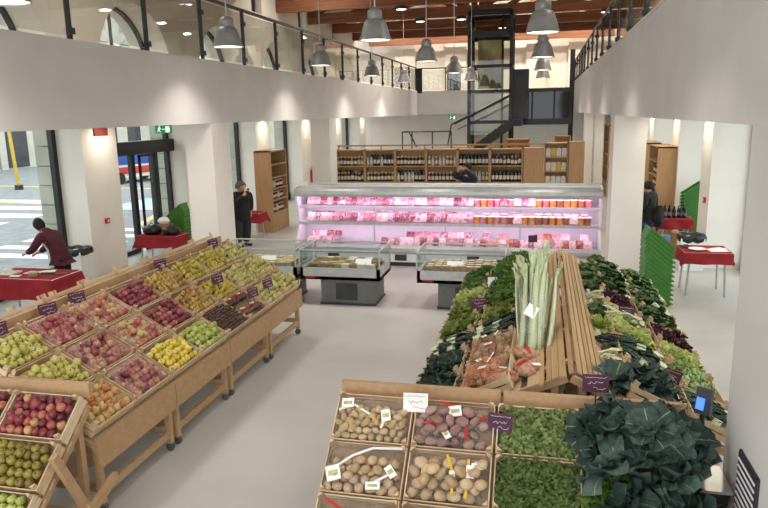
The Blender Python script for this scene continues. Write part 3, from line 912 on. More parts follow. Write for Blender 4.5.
for i, (x, y, r) in enumerate(((-.16, -.12, .3), (.14, -.13, 1.2), (-.15, .12, 2.2), (.15, .12, .9))):
    chest_bag(mw, x, y, r, i)
fruit_crate(0, 6, 'pale_pear', 'pale green pears', 'pear', 'straw')
fruit_crate(0, 7, 'pale_pear', 'pale green pears', 'pear', 'straw')
# crates showing above the rail on the rear slope
for j in range(8):
    y = LS_Y + P * (j + .5)
    loc = (LS_X - DEP - .1 - .24, y, ZB - .06)
    c = copy_tree(BARE); c.location = loc; c.rotation_euler = (SL * .7, 0, R(-90))
    tag(c, 'slatted crate behind the back rail of the fruit stand, %s from near end' % ORD[j], 'crate', 'crates on the rear slope of the fruit stand')

# ---- price cards
def squiggle(b, x0, x1, z, y, amp, rnd, mi=1):
    n = int((x1 - x0) / .012)
    pts = [(x0 + (x1 - x0) * i / n, y, z + rnd.uniform(-amp, amp)) for i in range(n + 1)]
    for p, q in zip(pts[:-1], pts[1:]):
        b.beam(p, q, .002, .004, mi, up=(0, 1, 0))
def price_card(loc, rz, label, w=.17, h=.11, dark=True, tilt=-.25, post=.1):
    if dark and w < .175: w, h = .2, .13
    t = thing('price_card', label, 'price sign', loc, (tilt, 0, rz), 'purple price cards' if dark else 'white price cards')
    rnd = random.Random(int(loc[0] * 100 + loc[1] * 37))
    b = MB().box((0, 0, post + h / 2), (w, .004, h))
    ink = 1
    squiggle(b, -w * .42, w * .42, post + h * .83, -.004, h * .03, rnd)
    squiggle(b, -w * .3, w * .28, post + h * .52, -.004, h * .09, rnd)
    squiggle(b, -w * .1, w * .36, post + h * .22, -.004, h * .08, rnd)
    b.build('card', [M['purple'] if dark else M['paper'], M['paper'] if dark else M['dkgrey']], t, smooth=False)
    MB().box((0, .006, post / 2 + .02), (.012, .006, post + .04)).build('stick', M['palewood'] if not dark else M['dkgrey'], t, smooth=False)
    return t
cards = [(2, 0.55, 'yellow-green apples'), (2, 1.6, 'red apples, near side'), (2, 2.3, 'red apples, far side'), (2, 4.9, 'orange pears'), (1, 5.2, 'yellow pears'), (2, 7.2, 'golden pears'), (0, 6.3, 'pale green pears'), (0, 5.5, 'bagged chestnuts')]
for (row, jf, txt) in cards:
    p = deckpos(LS_X, 1, row, LS_Y + P * jf)
    price_card((p[0] + (-.1 if row == 2 else .2), p[1], p[2] + .1), R(70), 'purple handwritten price card standing among %s, %s row' % (txt, ROWN[row]))

# ================================================================== NEAR LEFT END STAND (apples facing the camera)
EX, EY = -3.93, 3.28        # right edge, front
def end_pos(xc, row, yf, zf, pitch=.325):
    dd = .02 + pitch * (row + .5)
    return (xc, yf + dd, zf - .035 + dd * .84)
LE_YF, LE_ZF = 3.84, .34
stand('display_stand', 'beech end stand at left bottom corner with crates of apples facing the camera', (-4.79, LE_YF, 0), 0, 1.98, LE_ZF, LE_ZF + 1.0 * .84, 1.0, False, None, True)
EC = [(-4.13, 'first'), (-4.79, 'second'), (-5.45, 'third')]
for xi, (xc, nn) in enumerate(EC):
    for row, (kind, what) in ((2, ('mixed_apple', 'red apples')), (1, ('russet_apple', 'brown-green apples')), (0, ('lime_apple', 'light green apples'))):
        if xi == 2 and row < 2: continue
        c, mw = crate(end_pos(xc, row, LE_YF, LE_ZF), 0, 'crate of %s on the near end stand, %s row, %s from aisle' % (what, ROWN[row], nn), 'crates on the near left end stand', 'liner', SE, .4)
        k2 = 'peach_apple' if False else kind
        fill(mw, 'blush_apple' if False else k2, '%s in the %s row of the near end stand, %s crate from aisle' % (what[:-1], ROWN[row], nn), '%s on the near end stand, %s crate' % (what, nn), A, d=.08, z=.06, extra=12, cd=.4)
# crossed braces at its side
t = thing('trestle', 'crossed beech trestle legs beside the near end stand', 'trestle', (-3.74, 4.1, 0))
MB().beam((0, .16, .92), (0, .5, .2), .05, .07).build('leg', M['stand'], t, smooth=False)
MB().beam((.06, .3, .22), (.06, .82, .4), .05, .08).build('brace', M['stand'], t, smooth=False)
MB().beam((-.05, .46, .3), (.08, .46, .3), .06, .06).build('cross_rail', M['stand'], t, smooth=False)

# ================================================================== LEAFY GREENS
def leaf_mat(key, a, b_, c, rough=.65):
    M[key] = ramp_mat(key, [(.15, a), (.5, b_), (.85, c)], scale=22, rough=rough, rnd=.35, spec=.25)
leaf_mat('lettuce', '525f24', '6c7a34', '8a944c')
leaf_mat('bright_lettuce', '44602a', '587634', '728c48')
leaf_mat('pale_lettuce', '8a9848', 'a6b25e', 'c0c882')
leaf_mat('kale', '2e3e38', '40524a', '586a62')
leaf_mat('black_kale', '1e2a26', '28362f', '3a4a40')
leaf_mat('leek_green', '222f28', '2f4036', '4a5c4c')
leaf_mat('chard', '2e4424', '435c32', '627a48')
leaf_mat('radicchio', '24141c', '3c1e2a', '5a2c38')
leaf_mat('cabbage', '7f9a58', '9cb274', 'bcca98')
leaf_mat('fennel', 'b2ba84', 'c6cc9c', 'd8dab4')
leaf_mat('salad', '3e4b24', '596a34', '87945a')
leaf_mat('spinach', '4c6424', '647e32', '889e4e')
M['rib_white'] = mat('white_leaf_rib', 'b9c19a', 'ccd2b2', rough=.5)
M['rib_green'] = mat('green_leaf_rib', '6a7e5c', '80926e', rough=.6)
M['cardoon'] = ramp_mat('cardoon_stalk', [(.2, '9aa678'), (.5, 'b6be94'), (.85, 'c9cdae')], scale=4, stretch=(9, 9, .6), rough=.45)

def leaf(b, base, az, el, L, W, curl, ruffle, rnd, rib=1, nseg=5, shape='broad'):
    """One leaf, grown from base along azimuth az and elevation el and bending over by curl."""
    d = Vector((math.cos(az), math.sin(az), 0)); side = Vector((-math.sin(az), math.cos(az), 0))
    p = Vector(base); a = el
    across = (-1, -.55, -.05, .05, .55, 1)
    vs = []; ph = rnd.uniform(0, 6)
    for i in range(nseg + 1):
        t = i / nseg
        if shape == 'broad': w = W * (math.sin(math.pi * min(1, .12 + .86 * t)) ** .7)
        elif shape == 'strap': w = W * (1 - .55 * t * t) * (.75 if i == 0 else 1)
        else: w = W * (.16 + 1.0 * math.sin(math.pi * min(1, max(0, (t - .1)) * .9)) ** .8)
        up = Vector((0, 0, 1))
        n = (-d * math.sin(a) + up * math.cos(a))
        for k, u in enumerate(across):
            rf = ruffle * (abs(u) ** 1.5) * math.sin(ph + i * 2.3 + (3 if u > 0 else 0)) + .35 * W * u * u * .5
            vs.append(p + side * (u * w / 2) + n * rf)
        p = p + (d * math.cos(a) + up * math.sin(a)) * (L / nseg)
        a -= curl / nseg
    m = len(across)
    b_f = []; n0 = len(b.v)
    for i in range(nseg):
        for k in range(m - 1):
            b.add([], [], 0)
            b.f.append((n0 + i * m + k, n0 + i * m + k + 1, n0 + (i + 1) * m + k + 1, n0 + (i + 1) * m + k)); b.m.append(rib if k == 2 else 0)
    b.v.extend([tuple(v) for v in vs])

def rosette(key, rib, n, L, W, e0, e1, curl, ruffle, seed, shape='broad', core=.02):
    rnd = random.Random(seed); b = MB()
    for i in range(n):
        t = i / (n - 1)
        leaf(b, (core * math.cos(i * 2.4), core * math.sin(i * 2.4), .0), i * 2.4 + rnd.uniform(-.2, .2), R(e1 + (e0 - e1) * t) + rnd.uniform(-.1, .1), L * rnd.uniform(.8, 1.1) * (1 - .25 * t), W * rnd.uniform(.85, 1.1), curl * (1.1 - .5 * t), ruffle, rnd, shape=shape)
    return b.mesh(key, [M[key], M[rib]], angle=180)
def bunch(key, rib, n, L, W, fan, curl, ruffle, seed, stems=0, shape='strap', stem_mat='rib_white'):
    """Leaves lying together, pointing to local +Y, with pale shanks."""
    rnd = random.Random(seed); b = MB()
    for i in range(n):
        az = math.pi / 2 + rnd.uniform(-fan, fan)
        x = rnd.uniform(-.07, .07)
        leaf(b, (x, -L * .3, .03 + rnd.uniform(0, .05)), az, rnd.uniform(.05, .42), L * rnd.uniform(.7, 1.05), W * rnd.uniform(.7, 1.15), curl * rnd.uniform(.6, 1.4), ruffle, rnd, shape=shape)
    for i in range(stems):
        x = -.07 + .14 * i / max(1, stems - 1)
        b.tube((x, -L * .6, .03), (x * .8, -L * .22, .045), .016, .014, 8, 1)
    return b.mesh(key, [M[key], M[rib]], angle=180)
V = {}
V['lettuce'] = [rosette('lettuce', 'rib_green', 20, .19, .15, 78, 12, 1.2, .02, s) for s in (1, 2)]
V['bright_lettuce'] = [rosette('bright_lettuce', 'rib_green', 22, .2, .15, 80, 15, 1.0, .024, s) for s in (3, 4)]
V['pale_lettuce'] = [rosette('pale_lettuce', 'rib_white', 18, .17, .15, 82, 20, .7, .016, s) for s in (5, 6)]
V['dark_kale'] = [rosette('black_kale', 'rib_green', 18, .19, .1, 75, 12, 1.0, .02, s, 'kale') for s in (7, 8)]
V['curly_kale'] = [rosette('kale', 'rib_green', 15, .3, .2, 68, 5, 1.3, .036, s, 'kale') for s in (9, 10, 11)]
V['black_leek'] = [bunch('leek_green', 'rib_white', 16, .3, .045, .35, .8, .004, s, 4) for s in (12, 13)]
V['chard'] = [bunch('chard', 'rib_white', 14, .28, .14, .6, .9, .02, s, 5, 'broad') for s in (14, 15)]
V['radicchio'] = [rosette('radicchio', 'rib_white', 16, .15, .12, 82, 15, 1.0, .014, s) for s in (16, 17)]
V['cabbage'] = [rosette('cabbage', 'rib_white', 18, .17, .17, 88, 25, -.9, .012, s) for s in (18, 19)]
V['fennel'] = [bunch('fennel', 'rib_white', 9, .24, .05, .35, .5, .006, s, 5, 'strap') for s in (20, 21)]
V['endive'] = [rosette('pale_lettuce', 'rib_white', 16, .19, .1, 80, 10, .9, .018, s) for s in (22, 23)]

CS_Y = 5.62
CFX, CRX = -1.2, 1.75
CDEP = 1.46
for k in range(4):
    y = CS_Y + ML * (k + .5)
    stand('display_stand', 'beech vegetable stand, aisle-facing slope, %s of four behind the potato crates' % ORD[k], (CFX, y, 0), R(-90), ML, ZF, ZF + CDEP * .45, CDEP, False, 'vegetable stands on the left slope', False)
    stand('display_stand', 'beech vegetable stand, slope towards the white pillar, %s of four from the near end' % ORD[k], (CRX, y, 0), R(90), ML, ZF, ZF + CDEP * .45, CDEP, False, 'vegetable stands on the right slope', False)

def cpos(side, row, j):
    xf, sgn = (CFX, -1) if side == 'left' else (CRX, 1)
    dd = .05 + .5 * (row + .5)
    return (xf - sgn * dd, CS_Y + P * (j + .5), ZF - .035 + dd * .45)
def veg_crate(side, row, j, key, name, what, cat, grid=(3, 2), s=1.0, z=.05, flat=0.0, rz0=0.0):
    rz = R(-90) if side == 'left' else R(90)
    rown = ('outer', 'inner')[row]
    c, mw = crate(cpos(side, row, j), rz, 'crate of %s, %s row, %s slope, %s from near end' % (what, rown, side, ORD[j]), 'crates on the vegetable stand', 'liner', SC_)
    if key is None: return mw
    rnd = random.Random(j * 7 + row * 31 + (3 if side == 'left' else 5))
    nx, ny = grid
    for a in range(nx):
        for b_ in range(ny):
            x = (a + .5) / nx * (CW - .1) - (CW - .1) / 2 + rnd.uniform(-.02, .02)
            y = .03 + (b_ + .5) / ny * (CD - .1) - (CD - .1) / 2 + rnd.uniform(-.02, .02)
            p = mw @ Vector((x, y, z + rnd.uniform(0, .02)))
            o = put(name, rnd.choice(V[key]), None, p, (SL * .5 + rnd.uniform(-.15, .15), rnd.uniform(-.15, .15), (rz + rz0 + rnd.uniform(-.5, .5)) if flat else rnd.uniform(0, 6.28)), s * rnd.uniform(.82, .98))
            one = what[:-2] if what.endswith('ches') else what[:-1]
            tag(o, '%s in the %s row, %s slope, %s crate from near end' % (one, rown, side, ORD[j]), cat, '%s, %s row, %s slope, crate %s' % (what, rown, side, ORD[j]))
    return mw
# left slope, outer row
veg_crate('left', 0, 0, 'dark_kale', 'kale_bunch', 'dark green kale bunches', 'kale')
veg_crate('left', 0, 1, 'dark_kale', 'kale_bunch', 'blackish kale bunches', 'kale')
veg_crate('left', 0, 2, 'black_leek', 'leek_bunch', 'dark leek bunches', 'leeks', (3, 2), 1.0, .06, 1)
veg_crate('left', 0, 3, 'lettuce', 'lettuce', 'green lettuces', 'lettuce')
veg_crate('left', 0, 4, 'lettuce', 'lettuce', 'light green lettuces', 'lettuce')
veg_crate('left', 0, 5, 'pale_lettuce', 'lettuce', 'pale yellow-green lettuces', 'lettuce', s=1.15)
veg_crate('left', 0, 6, 'bright_lettuce', 'lettuce', 'bright green lettuces', 'lettuce')
veg_crate('left', 0, 7, 'bright_lettuce', 'lettuce', 'bright green leafy lettuces', 'lettuce')
# left slope, inner row
onion_mw = [veg_crate('left', 1, 0, None, '', 'netted onions', 'onion'), veg_crate('left', 1, 1, None, '', 'netted onions and roots', 'onion')]
veg_crate('left', 1, 2, 'black_leek', 'leek_bunch', 'leek bunches', 'leeks', (3, 2), 1.05, .07, 1)
veg_crate('left', 1, 3, 'lettuce', 'lettuce', 'curly green lettuces', 'lettuce')
for j in (4, 5, 6, 7):
    veg_crate('left', 1, j, 'bright_lettuce', 'lettuce', ('bushy', 'tall', 'leafy', 'fresh')[j - 4] + ' bright green lettuces', 'lettuce', s=1.12)
# right slope
veg_crate('right', 0, 0, 'black_leek', 'leek_bunch', 'dark leek bunches', 'leeks', (3, 2), .9, .06, 1)
veg_crate('right', 0, 1, 'cabbage', 'cabbage', 'pale green cabbages', 'cabbage', (3, 3), .95)
veg_crate('right', 0, 2, 'endive', 'endive', 'pale curly endives', 'endive', (3, 3), .85)
veg_crate('right', 0, 3, 'radicchio', 'radicchio', 'dark red radicchio heads', 'radicchio', (3, 3), .95)
veg_crate('right', 0, 4, 'chard', 'chard_bunch', 'white-stemmed chard bunches', 'chard', (2, 2), 1.0, .07, 1)
for j in (5, 6, 7):
    veg_crate('right', 0, j, 'chard', 'chard_bunch', ('dark green', 'leafy', 'glossy')[j - 5] + ' chard bunches', 'chard', (2, 2), 1.05, .07, 1)
veg_crate('right', 1, 0, 'curly_kale', 'kale_bunch', 'blue-green kale bunches', 'kale', (2, 2), .8)
veg_crate('right', 1, 1, 'black_leek', 'leek_bunch', 'dark leaf bunches', 'leeks', (3, 2), 1.0, .07, 1)
veg_crate('right', 1, 2, 'endive', 'endive', 'yellow-green endives', 'endive', (3, 2), 1.0)
veg_crate('right', 1, 3, 'fennel', 'fennel', 'pale fennel bulbs', 'fennel', (3, 3), .9, .06, 1)
veg_crate('right', 1, 4, 'radicchio', 'radicchio', 'purple radicchio heads', 'radicchio', (3, 2), 1.0)
for j in (5, 6, 7):
    veg_crate('right', 1, j, 'chard', 'chard_bunch', ('green', 'tall', 'bushy')[j - 5] + ' chard bunches', 'chard', (2, 2), 1.05, .07, 1)

# bunches tucked between the inner crates and the ridge
rnd = random.Random(77)
TUCK = [(.66, 5.85, 'curly_kale', 'kale_bunch', 'kale', 'blue-green kale bunch'), (.64, 6.35, 'fennel', 'fennel', 'fennel', 'pale fennel bunch'), (.66, 6.9, 'black_leek', 'leek_bunch', 'leeks', 'dark leek bunch'), (.64, 7.45, 'endive', 'endive', 'endive', 'yellow-green endive'),
        (.65, 8.0, 'chard', 'chard_bunch', 'chard', 'green chard bunch'), (.66, 8.5, 'fennel', 'fennel', 'fennel', 'white fennel bunch'), (.65, 9.05, 'chard', 'chard_bunch', 'chard', 'dark chard bunch'), (.66, 9.6, 'chard', 'chard_bunch', 'chard', 'glossy chard bunch'), (.66, 10.2, 'chard', 'chard_bunch', 'chard', 'leafy chard bunch')]
for i, (x, y, key, nm, cat, lab) in enumerate(TUCK):
    o = put(nm, V[key][i % len(V[key])], None, (x, y, 1.21), (.1, .1, R(90) * -1 + rnd.uniform(-.5, .5)), .85 if key == 'curly_kale' else .95)
    tag(o, '%s tucked against the right side of the slatted ridge, %s from near end' % (lab, ORD[i]), cat)
for i, y in enumerate((7.75, 8.4, 9.05, 9.7, 10.3)):
    o = put('lettuce', V['bright_lettuce'][i % 2], None, (-.1, y, 1.2), (0, -.15, rnd.uniform(0, 6)), 1.05)
    tag(o, 'bright green lettuce tucked against the left side of the slatted ridge, %s from cardoons' % ORD[i], 'lettuce')

# netted onions heaped beside the ridge
for i, mw in enumerate(onion_mw):
    kind = 'onion' if i == 0 else 'root_vegetable'
    fill(mw, kind, '%s under red-banded nets beside the slatted ridge' % ('brown onion' if i == 0 else 'pale brown root'), 'onions and roots beside the ridge, crate %s' % ORD[i], 'onion' if i == 0 else 'root vegetable', d=.082, z=.06, heap=.05, extra=14)
    net_bag(mw, 'fine net with red bands and white tags over %s beside the slatted ridge' % ('onions' if i == 0 else 'roots'), 'nets over the onions', 'cc9a7c', .2, z=.2, seed=60 + i,
            clips=[('red', ((.05, .2), (.3, .35), (.45, .8)), (.3, .4, .4, .07, .05)), ('red', ((.55, .1), (.7, .5), (.95, .7)), (.75, .55, 1.2, .08, .05)), ('white_clip', ((.2, .75), (.5, .62)), None)])
t = thing('net_bag', 'lumpy red-banded net bag of onions heaped against the slatted ridge', 'net bag', (-.08, 6.02, 1.18), group='net bags against the ridge')
def lump(ax, ay, az, ph):
    def f(u, v):
        a, b = 2 * math.pi * u, math.pi * v
        k = 1 + .12 * math.sin(8 * a + ph) * math.sin(8 * b) + .04 * math.sin(11 * a)
        return (ax * k * math.sin(b) * math.cos(a), ay * k * math.sin(b) * math.sin(a), az + az * k * math.cos(b))
    return f
M['onion_net'] = ramp_mat('onion_net', [(.15, '94604a'), (.5, 'ac8468'), (.85, 'c4a48c')], scale=26, rough=.5)
MB().grid(lump(.12, .17, .065, 0), 26, 16).build('netting', M['onion_net'], t, angle=180)
MB().ribbon([(-.1, -.1, .11), (-.03, -.02, .145), (.05, .12, .12)], .03).build('closing_band', M['red'], t, smooth=False)
MB().box((.03, -.08, .14), (.08, .05, .003)).build('paper_tag', M['paper'], t, rot=(.1, .1, .5), smooth=False)
dup(t, (-.1, 6.42, 1.18), (0, 0, 1.1), 'lumpy red-banded net bag of onions lying beside the pale cardoon bundle')
dup(t, (-.3, 5.8, 1.15), (0, 0, 2.2), 'lumpy red-banded net bag of onions by the pale end rail')

# slatted ridge
for side, xa, xb, za, zb in (('left', .02, .32, 1.26, 1.4), ('right', .57, .33, 1.27, 1.4)):
    t = thing('slatted_panel', 'long slatted wooden panel forming the %s side of the ridge between vegetables' % side, 'slatted panel', (0, 0, 0), group='slatted ridge panels')
    n = 5
    ang = math.atan2(zb - za, xb - xa)
    for i in range(n):
        u = (i + .5) / n
        x, z = xa + (xb - xa) * u, za + (zb - za) * u
        e = .06 * ((i * 37) % 5) / 5
        MB().beam((x, 5.55 + e, z), (x, 10.75 - e, z + .02), .043, .016, up=(-math.sin(ang), 0, math.cos(ang))).build('slat', M['slat'], t, smooth=False)
    for k in range(6):
        y = 5.95 + .9 * k
        sg = -1 if side == 'left' else 1
        MB().beam((xa + sg * .07, y, za - .055), (xb, y, zb - .022), .07, .03).build('batten', M['palewood'], t, smooth=False)

# cardoons
t = thing('cardoon_bundle', 'tall bundle of pale green cardoon stalks leaning beside the slatted ridge', 'cardoons', (-.04, 6.45, 1.2), (R(-28), 0, 0))
rnd = random.Random(5)
for i in range(16):
    a = i * 2.4; rr = .01 + .13 * math.sqrt(i / 16)
    x0, y0 = rr * math.cos(a), rr * math.sin(a) * .7
    x1, y1 = x0 * 1.7 + rnd.uniform(-.02, .1), y0 * 1.5
    L = rnd.uniform(.78, 1.0)
    b = MB(); n = 7; vs = []; fs = []
    for k in range(n + 1):
        s = k / n
        w = .052 * (1 - .45 * s) + .004
        cx, cy = x0 + (x1 - x0) * s + .015 * math.sin(3 * s + i), y0 + (y1 - y0) * s
        for (u, d_) in ((-1, 0), (-.5, .5), (0, .62), (.5, .5), (1, 0), (0, .25)):
            vs.append((cx + u * w * math.cos(a + 1.57) + d_ * w * math.cos(a), cy + u * w * math.sin(a + 1.57) + d_ * w * math.sin(a), L * s))
    for k in range(n):
        for q in range(6):
            fs.append((k * 6 + q, k * 6 + (q + 1) % 6, (k + 1) * 6 + (q + 1) % 6, (k + 1) * 6 + q))
    fs.append((5, 4, 3, 2, 1, 0))
    b.add(vs, fs)
    if i % 2 == 0 or i > 8:
        leaf(b, (x1, y1, L * .93), a, 1.4, .22, .06, .4, .015, rnd, rib=0, shape='kale')
        leaf(b, (x1, y1, L * .85), a + 1, 1.35, .2, .05, .4, .012, rnd, rib=0, shape='kale')
    b.build('stalk', M['cardoon'], t, angle=180)
MB().lathe([(.13, .1), (.135, .3), (.145, .5), (.16, .62)], 18).build('plastic_wrap', film_mat('clear_wrap', 'dfe4de', .12, 8), t)
MB().box((-.02, -.14, .42), (.11, .004, .12), rot=Euler((0, .5, 0)).to_matrix()).build('paper_label', M['paper'], t, smooth=False)

# ================================================================== NEAR END STAND OF POTATOES, SALAD AND KALE
CE_YF, CE_ZF = 4.25, .36
stand('display_stand', 'beech end stand with potato crates facing the camera', (-.95, CE_YF, 0), 0, 1.36, CE_ZF, CE_ZF + .84, 1.0, False, 'end stands facing the camera')
stand('display_stand', 'beech end stand under the salad and kale facing the camera', (.42, CE_YF, 0), 0, 1.36, CE_ZF, CE_ZF + .84, 1.0, False, 'end stands facing the camera')
EX4 = [-1.29, -.63, .03, .69]
def ecrate(ci, row, what, liner='liner'):
    side = ('first', 'second', 'third', 'fourth')[ci]
    return crate(end_pos(EX4[ci], row, CE_YF, CE_ZF), 0, 'crate of %s, %s row of the end stand, %s column from aisle' % (what, ROWN[row], side), 'crates on the near end stand', 'liner', SE, .41)[1]
CLIPS_W = [('white_clip', ((.02, .6), (.25, .7), (.55, .45)), (.15, .72, .1, .1, .08)), ('white_clip', ((.66, .2), (.7, .5)), (.7, .5, .25, .075, .1))]
CLIPS_W2 = [('white_clip', ((.1, .35), (.35, .7), (.6, .9), (.98, .97)), (.14, .28, .35, .11, .12)), ('white_clip', ((.62, .1), (.85, .35)), (.88, .42, .7, .06, .1)), ('white_clip', ((.6, .06), (.7, .1)), (.68, .1, .1, .11, .06))]
CLIPS_R = [('red', ((.02, .42), (.25, .45), (.42, .2)), (.43, .2, .6, .05, .09)), ('red', ((.3, .93), (.55, .85), (.68, .45), (.92, .65)), (.52, .72, .2, .1, .09)), ('red', ((.66, .45), (.7, .1)), None)]
CLIPS_Y = [('yellow', ((.47, .92), (.55, .6), (.58, .1)), (.56, .45, .05, .045, .09)), ('yellow', ((.75, .85), (.76, .45), (.74, .05)), (.78, .58, .05, .06, .1)), ('yellow', ((.86, .7), (.87, .68)), (.88, .72, .3, .1, .06))]
CLIPS_3 = [('red', ((.1, .9), (.3, .75), (.5, .55)), (.55, .5, .4, .08, .06)), ('red', ((.6, .5), (.8, .7), (.98, .65)), None)]
FILM = ('d8d2c8', .07)
for ci, row, kind, what, d, clips in ((0, 2, 'yellow_potato', 'small yellow potatoes', .062, CLIPS_W), (0, 1, 'brown_potato', 'tan potatoes', .076, CLIPS_W2), (1, 2, 'red_potato', 'reddish potatoes', .086, CLIPS_R), (1, 1, 'brown_potato', 'large brown potatoes', .092, CLIPS_Y), (0, 0, 'tan_potato', 'orange-brown potatoes', .08, CLIPS_3), (1, 0, 'tan_potato', 'reddish brown potatoes', .085, CLIPS_3)):
    mw = ecrate(ci, row, what, 'straw')
    dl = 0.0
    fill(mw, kind, '%s, %s row of the end stand, %s column from aisle' % (what[:-2] , ROWN[row], ORD[ci]), '%s in the %s row, %s column' % (what, ROWN[row], ORD[ci]), 'potato', d=d, z=.06, heap=.035, sx=1.14, extra=22, cd=.41, ytop=.55 if row == 2 and ci == 0 else .8)
    net_bag(mw, 'clear net with bands and tags over %s, %s row of end stand' % (what, ROWN[row]), 'nets over the potatoes', FILM[0], FILM[1], z=.165, seed=ci * 5 + row, clips=clips, cd=.41)

def salad_bed(ci, row, key, what, L, n, seed):
    mw = ecrate(ci, row, what)
    rnd = random.Random(seed); b = MB()
    for i in range(n):
        x, y = rnd.uniform(-.29, .29), rnd.uniform(-.18, .18)
        zz = .09 + .03 * math.sin(8 * x + seed) * math.cos(7 * y) + rnd.uniform(-.02, .03)
        leaf(b, (x, y, zz), rnd.uniform(0, 6.28), rnd.uniform(0, 1.35), L * rnd.uniform(.7, 1.2), L * .55 * rnd.uniform(.8, 1.2), rnd.uniform(.6, 1.6), .006, rnd, rib=1, nseg=3)
    o = b.build('salad_leaves', [M[key], M['rib_green']], None, mw.to_translation(), mw.to_euler(), angle=180)
    tag(o, 'loose %s filling the %s row crate, %s column of end stand' % (what, ROWN[row], ORD[ci]), 'salad leaves', kind='stuff')
salad_bed(2, 2, 'salad', 'small green salad leaves', .058, 950, 1)
salad_bed(2, 1, 'salad', 'small mid-green salad leaves', .058, 950, 2)
salad_bed(2, 0, 'salad', 'green salad leaves', .08, 420, 3)
salad_bed(3, 1, 'spinach', 'bright green spinach leaves', .13, 320, 4)
salad_bed(3, 0, 'spinach', 'bright spinach leaves', .13, 300, 5)
ecrate(3, 2, 'kale')
# the big heap of kale
KH = [(.42, 5.0, 1.2), (.62, 5.08, 1.3), (.86, 5.06, 1.3), (1.06, 4.98, 1.2), (.46, 4.82, 1.14), (.7, 4.86, 1.3), (.92, 4.84, 1.28), (1.1, 4.8, 1.1), (.54, 4.66, 1.05), (.76, 4.64, 1.14), (.98, 4.64, 1.06), (.64, 4.5, .9), (.86, 4.48, .92), (.8, 4.76, 1.36), (.56, 4.9, 1.26), (1.04, 4.5, .84)]
rnd = random.Random(3)
for i, (x, y, z) in enumerate(KH):
    dx, dy = x - .8, y - 4.8
    o = put('kale_bunch', V['curly_kale'][i % 3], None, (x, y, z - .06), (R(30) - dy * .5, dx * 1.1, rnd.uniform(0, 6.28)), rnd.uniform(.72, .9))
    tag(o, 'large blue-green kale bunch in the big heap beside the scale', 'kale', 'kale bunches in the big heap')

# cards on the centre display
price_card((-.94, 5.0, 1.09), R(4), 'white handwritten price card over the small yellow potatoes', .2, .15, False, -.35, .1)
price_card((-.27, 4.96, 1.0), R(-6), 'purple handwritten price card beside the reddish potatoes', .19, .14, True, -.35, .1)
price_card((.46, 5.2, 1.22), R(3), 'purple handwritten price card at the back corner of the kale heap', .2, .14, True, -.2, .16)
price_card((.4, 4.66, .92), R(-40), 'tilted purple price card in front of the kale heap', .2, .1, True, -.6, .1)
price_card((-.72, 8.35, .98), R(15), 'purple price card among the pale lettuces, left slope', .17, .12, True, -.3, .12)
price_card((1.0, 8.0, 1.06), R(-10), 'purple price card among the dark greens, right slope', .18, .12, True, -.3, .12)
price_card((1.16, 6.25, 1.0), R(-50), 'dark purple price card beside the leeks, right slope', .18, .12, True, -.5, .1)
price_card((-.62, 9.3, 1.02), R(10), 'white price card between lettuces and cardoons', .13, .14, False, -.2, .12)

# scale on its little table
t = thing('scale_table', 'pale wooden side table carrying the shop scale by the white pillar', 'table', (1.2, 4.95, 0))
MB().span(-.16, .17, -.75, .45, .72, .76).build('table_top', M['palewood'], t, smooth=False)
for x in (-.12, .13):
    for y in (-.7, .4):
        MB().span(x - .025, x + .025, y - .025, y + .025, 0, .72).build('leg', M['palewood'], t, smooth=False)
t = thing('shop_scale', 'black shop scale with steel plate and blue lit display by the pillar', 'scale', (1.21, 4.92, .76))
MB().box((0, 0, .06), (.28, .36, .12), taper=.9).build('body', M['black'], t, smooth=False)
MB().box((0, 0, .135), (.3, .38, .02)).build('weighing_plate', M['steel'], t, smooth=False)
MB().tube((.03, .3, .05), (.03, .3, .6), .02).build('pole', M['dkgrey'], t)
d = MB().box((.03, .28, .62), (.11, .06, .2), rot=Euler((-.2, 0, -.5)).to_matrix()).build('display', M['dkgrey'], t, smooth=False)
MB().box((-.005, .245, .61), (.06, .01, .09), rot=Euler((-.2, 0, -.75)).to_matrix()).build('screen', emit_mat('blue_screen', '4a78ff', 1.6), d, smooth=False)

# vent in the pillar
t = thing('vent_grille', 'dark vent with bright fins low in the white pillar at right', 'vent', (XR - .012, 4.55, .98))
MB().span(-.01, .012, -.2, .2, -.24, .24).build('backing', M['dkgrey'], t, smooth=False)
b = MB()
for s in (-1, 1):
    b.span(-.002, .012, s * .2 - .01, s * .2 + .01, -.25, .25); b.span(-.002, .012, -.2, .2, s * .24 - .01, s * .24 + .01)
b.build('frame', M['dkgrey'], t, smooth=False)
for i in range(9):
    MB().box((-.006, 0, -.2 + i * .05), (.01, .37, .026), rot=Euler((0, .5, 0)).to_matrix()).build('fin', M['white'], t, smooth=False)

# ================================================================== REFRIGERATED MEAT CASE
MX0, MX1, MY = -5.78, 1.32, 15.35
t = thing('meat_display_case', 'long silver refrigerated wall case with pink-lit shelves of packed meat', 'refrigerated case', ((MX0 + MX1) / 2, MY, 0))
hw = (MX1 - MX0) / 2
b = MB().span(-hw + .05, hw - .05, .06, .9, 0, .1)
b.build('plinth', M['dkgrey'], t, smooth=False)
b = MB().span(-hw, hw, .02, .9, .1, .3)
b.build('base_panel', M['white'], t, smooth=False)
for x in (-2.6, -.95, .75, 2.5):
    MB().span(x - .14, x + .14, .005, .03, .14, .28).build('air_grille', M['dkgrey'], t, smooth=False)
b = MB()
prof = [(-.0, .3), (-.04, .36), (-.04, .44), (.0, .5), (.06, .5), (.1, .42), (.1, .3)]
n = len(prof)
b.add([(-hw, y, z) for y, z in prof] + [(hw, y, z) for y, z in prof], [(i, (i + 1) % n, n + (i + 1) % n, n + i) for i in range(n)] + [tuple(range(n - 1, -1, -1)), tuple(range(n, 2 * n))])
b.build('front_lip', M['silver'], t, smooth=False)
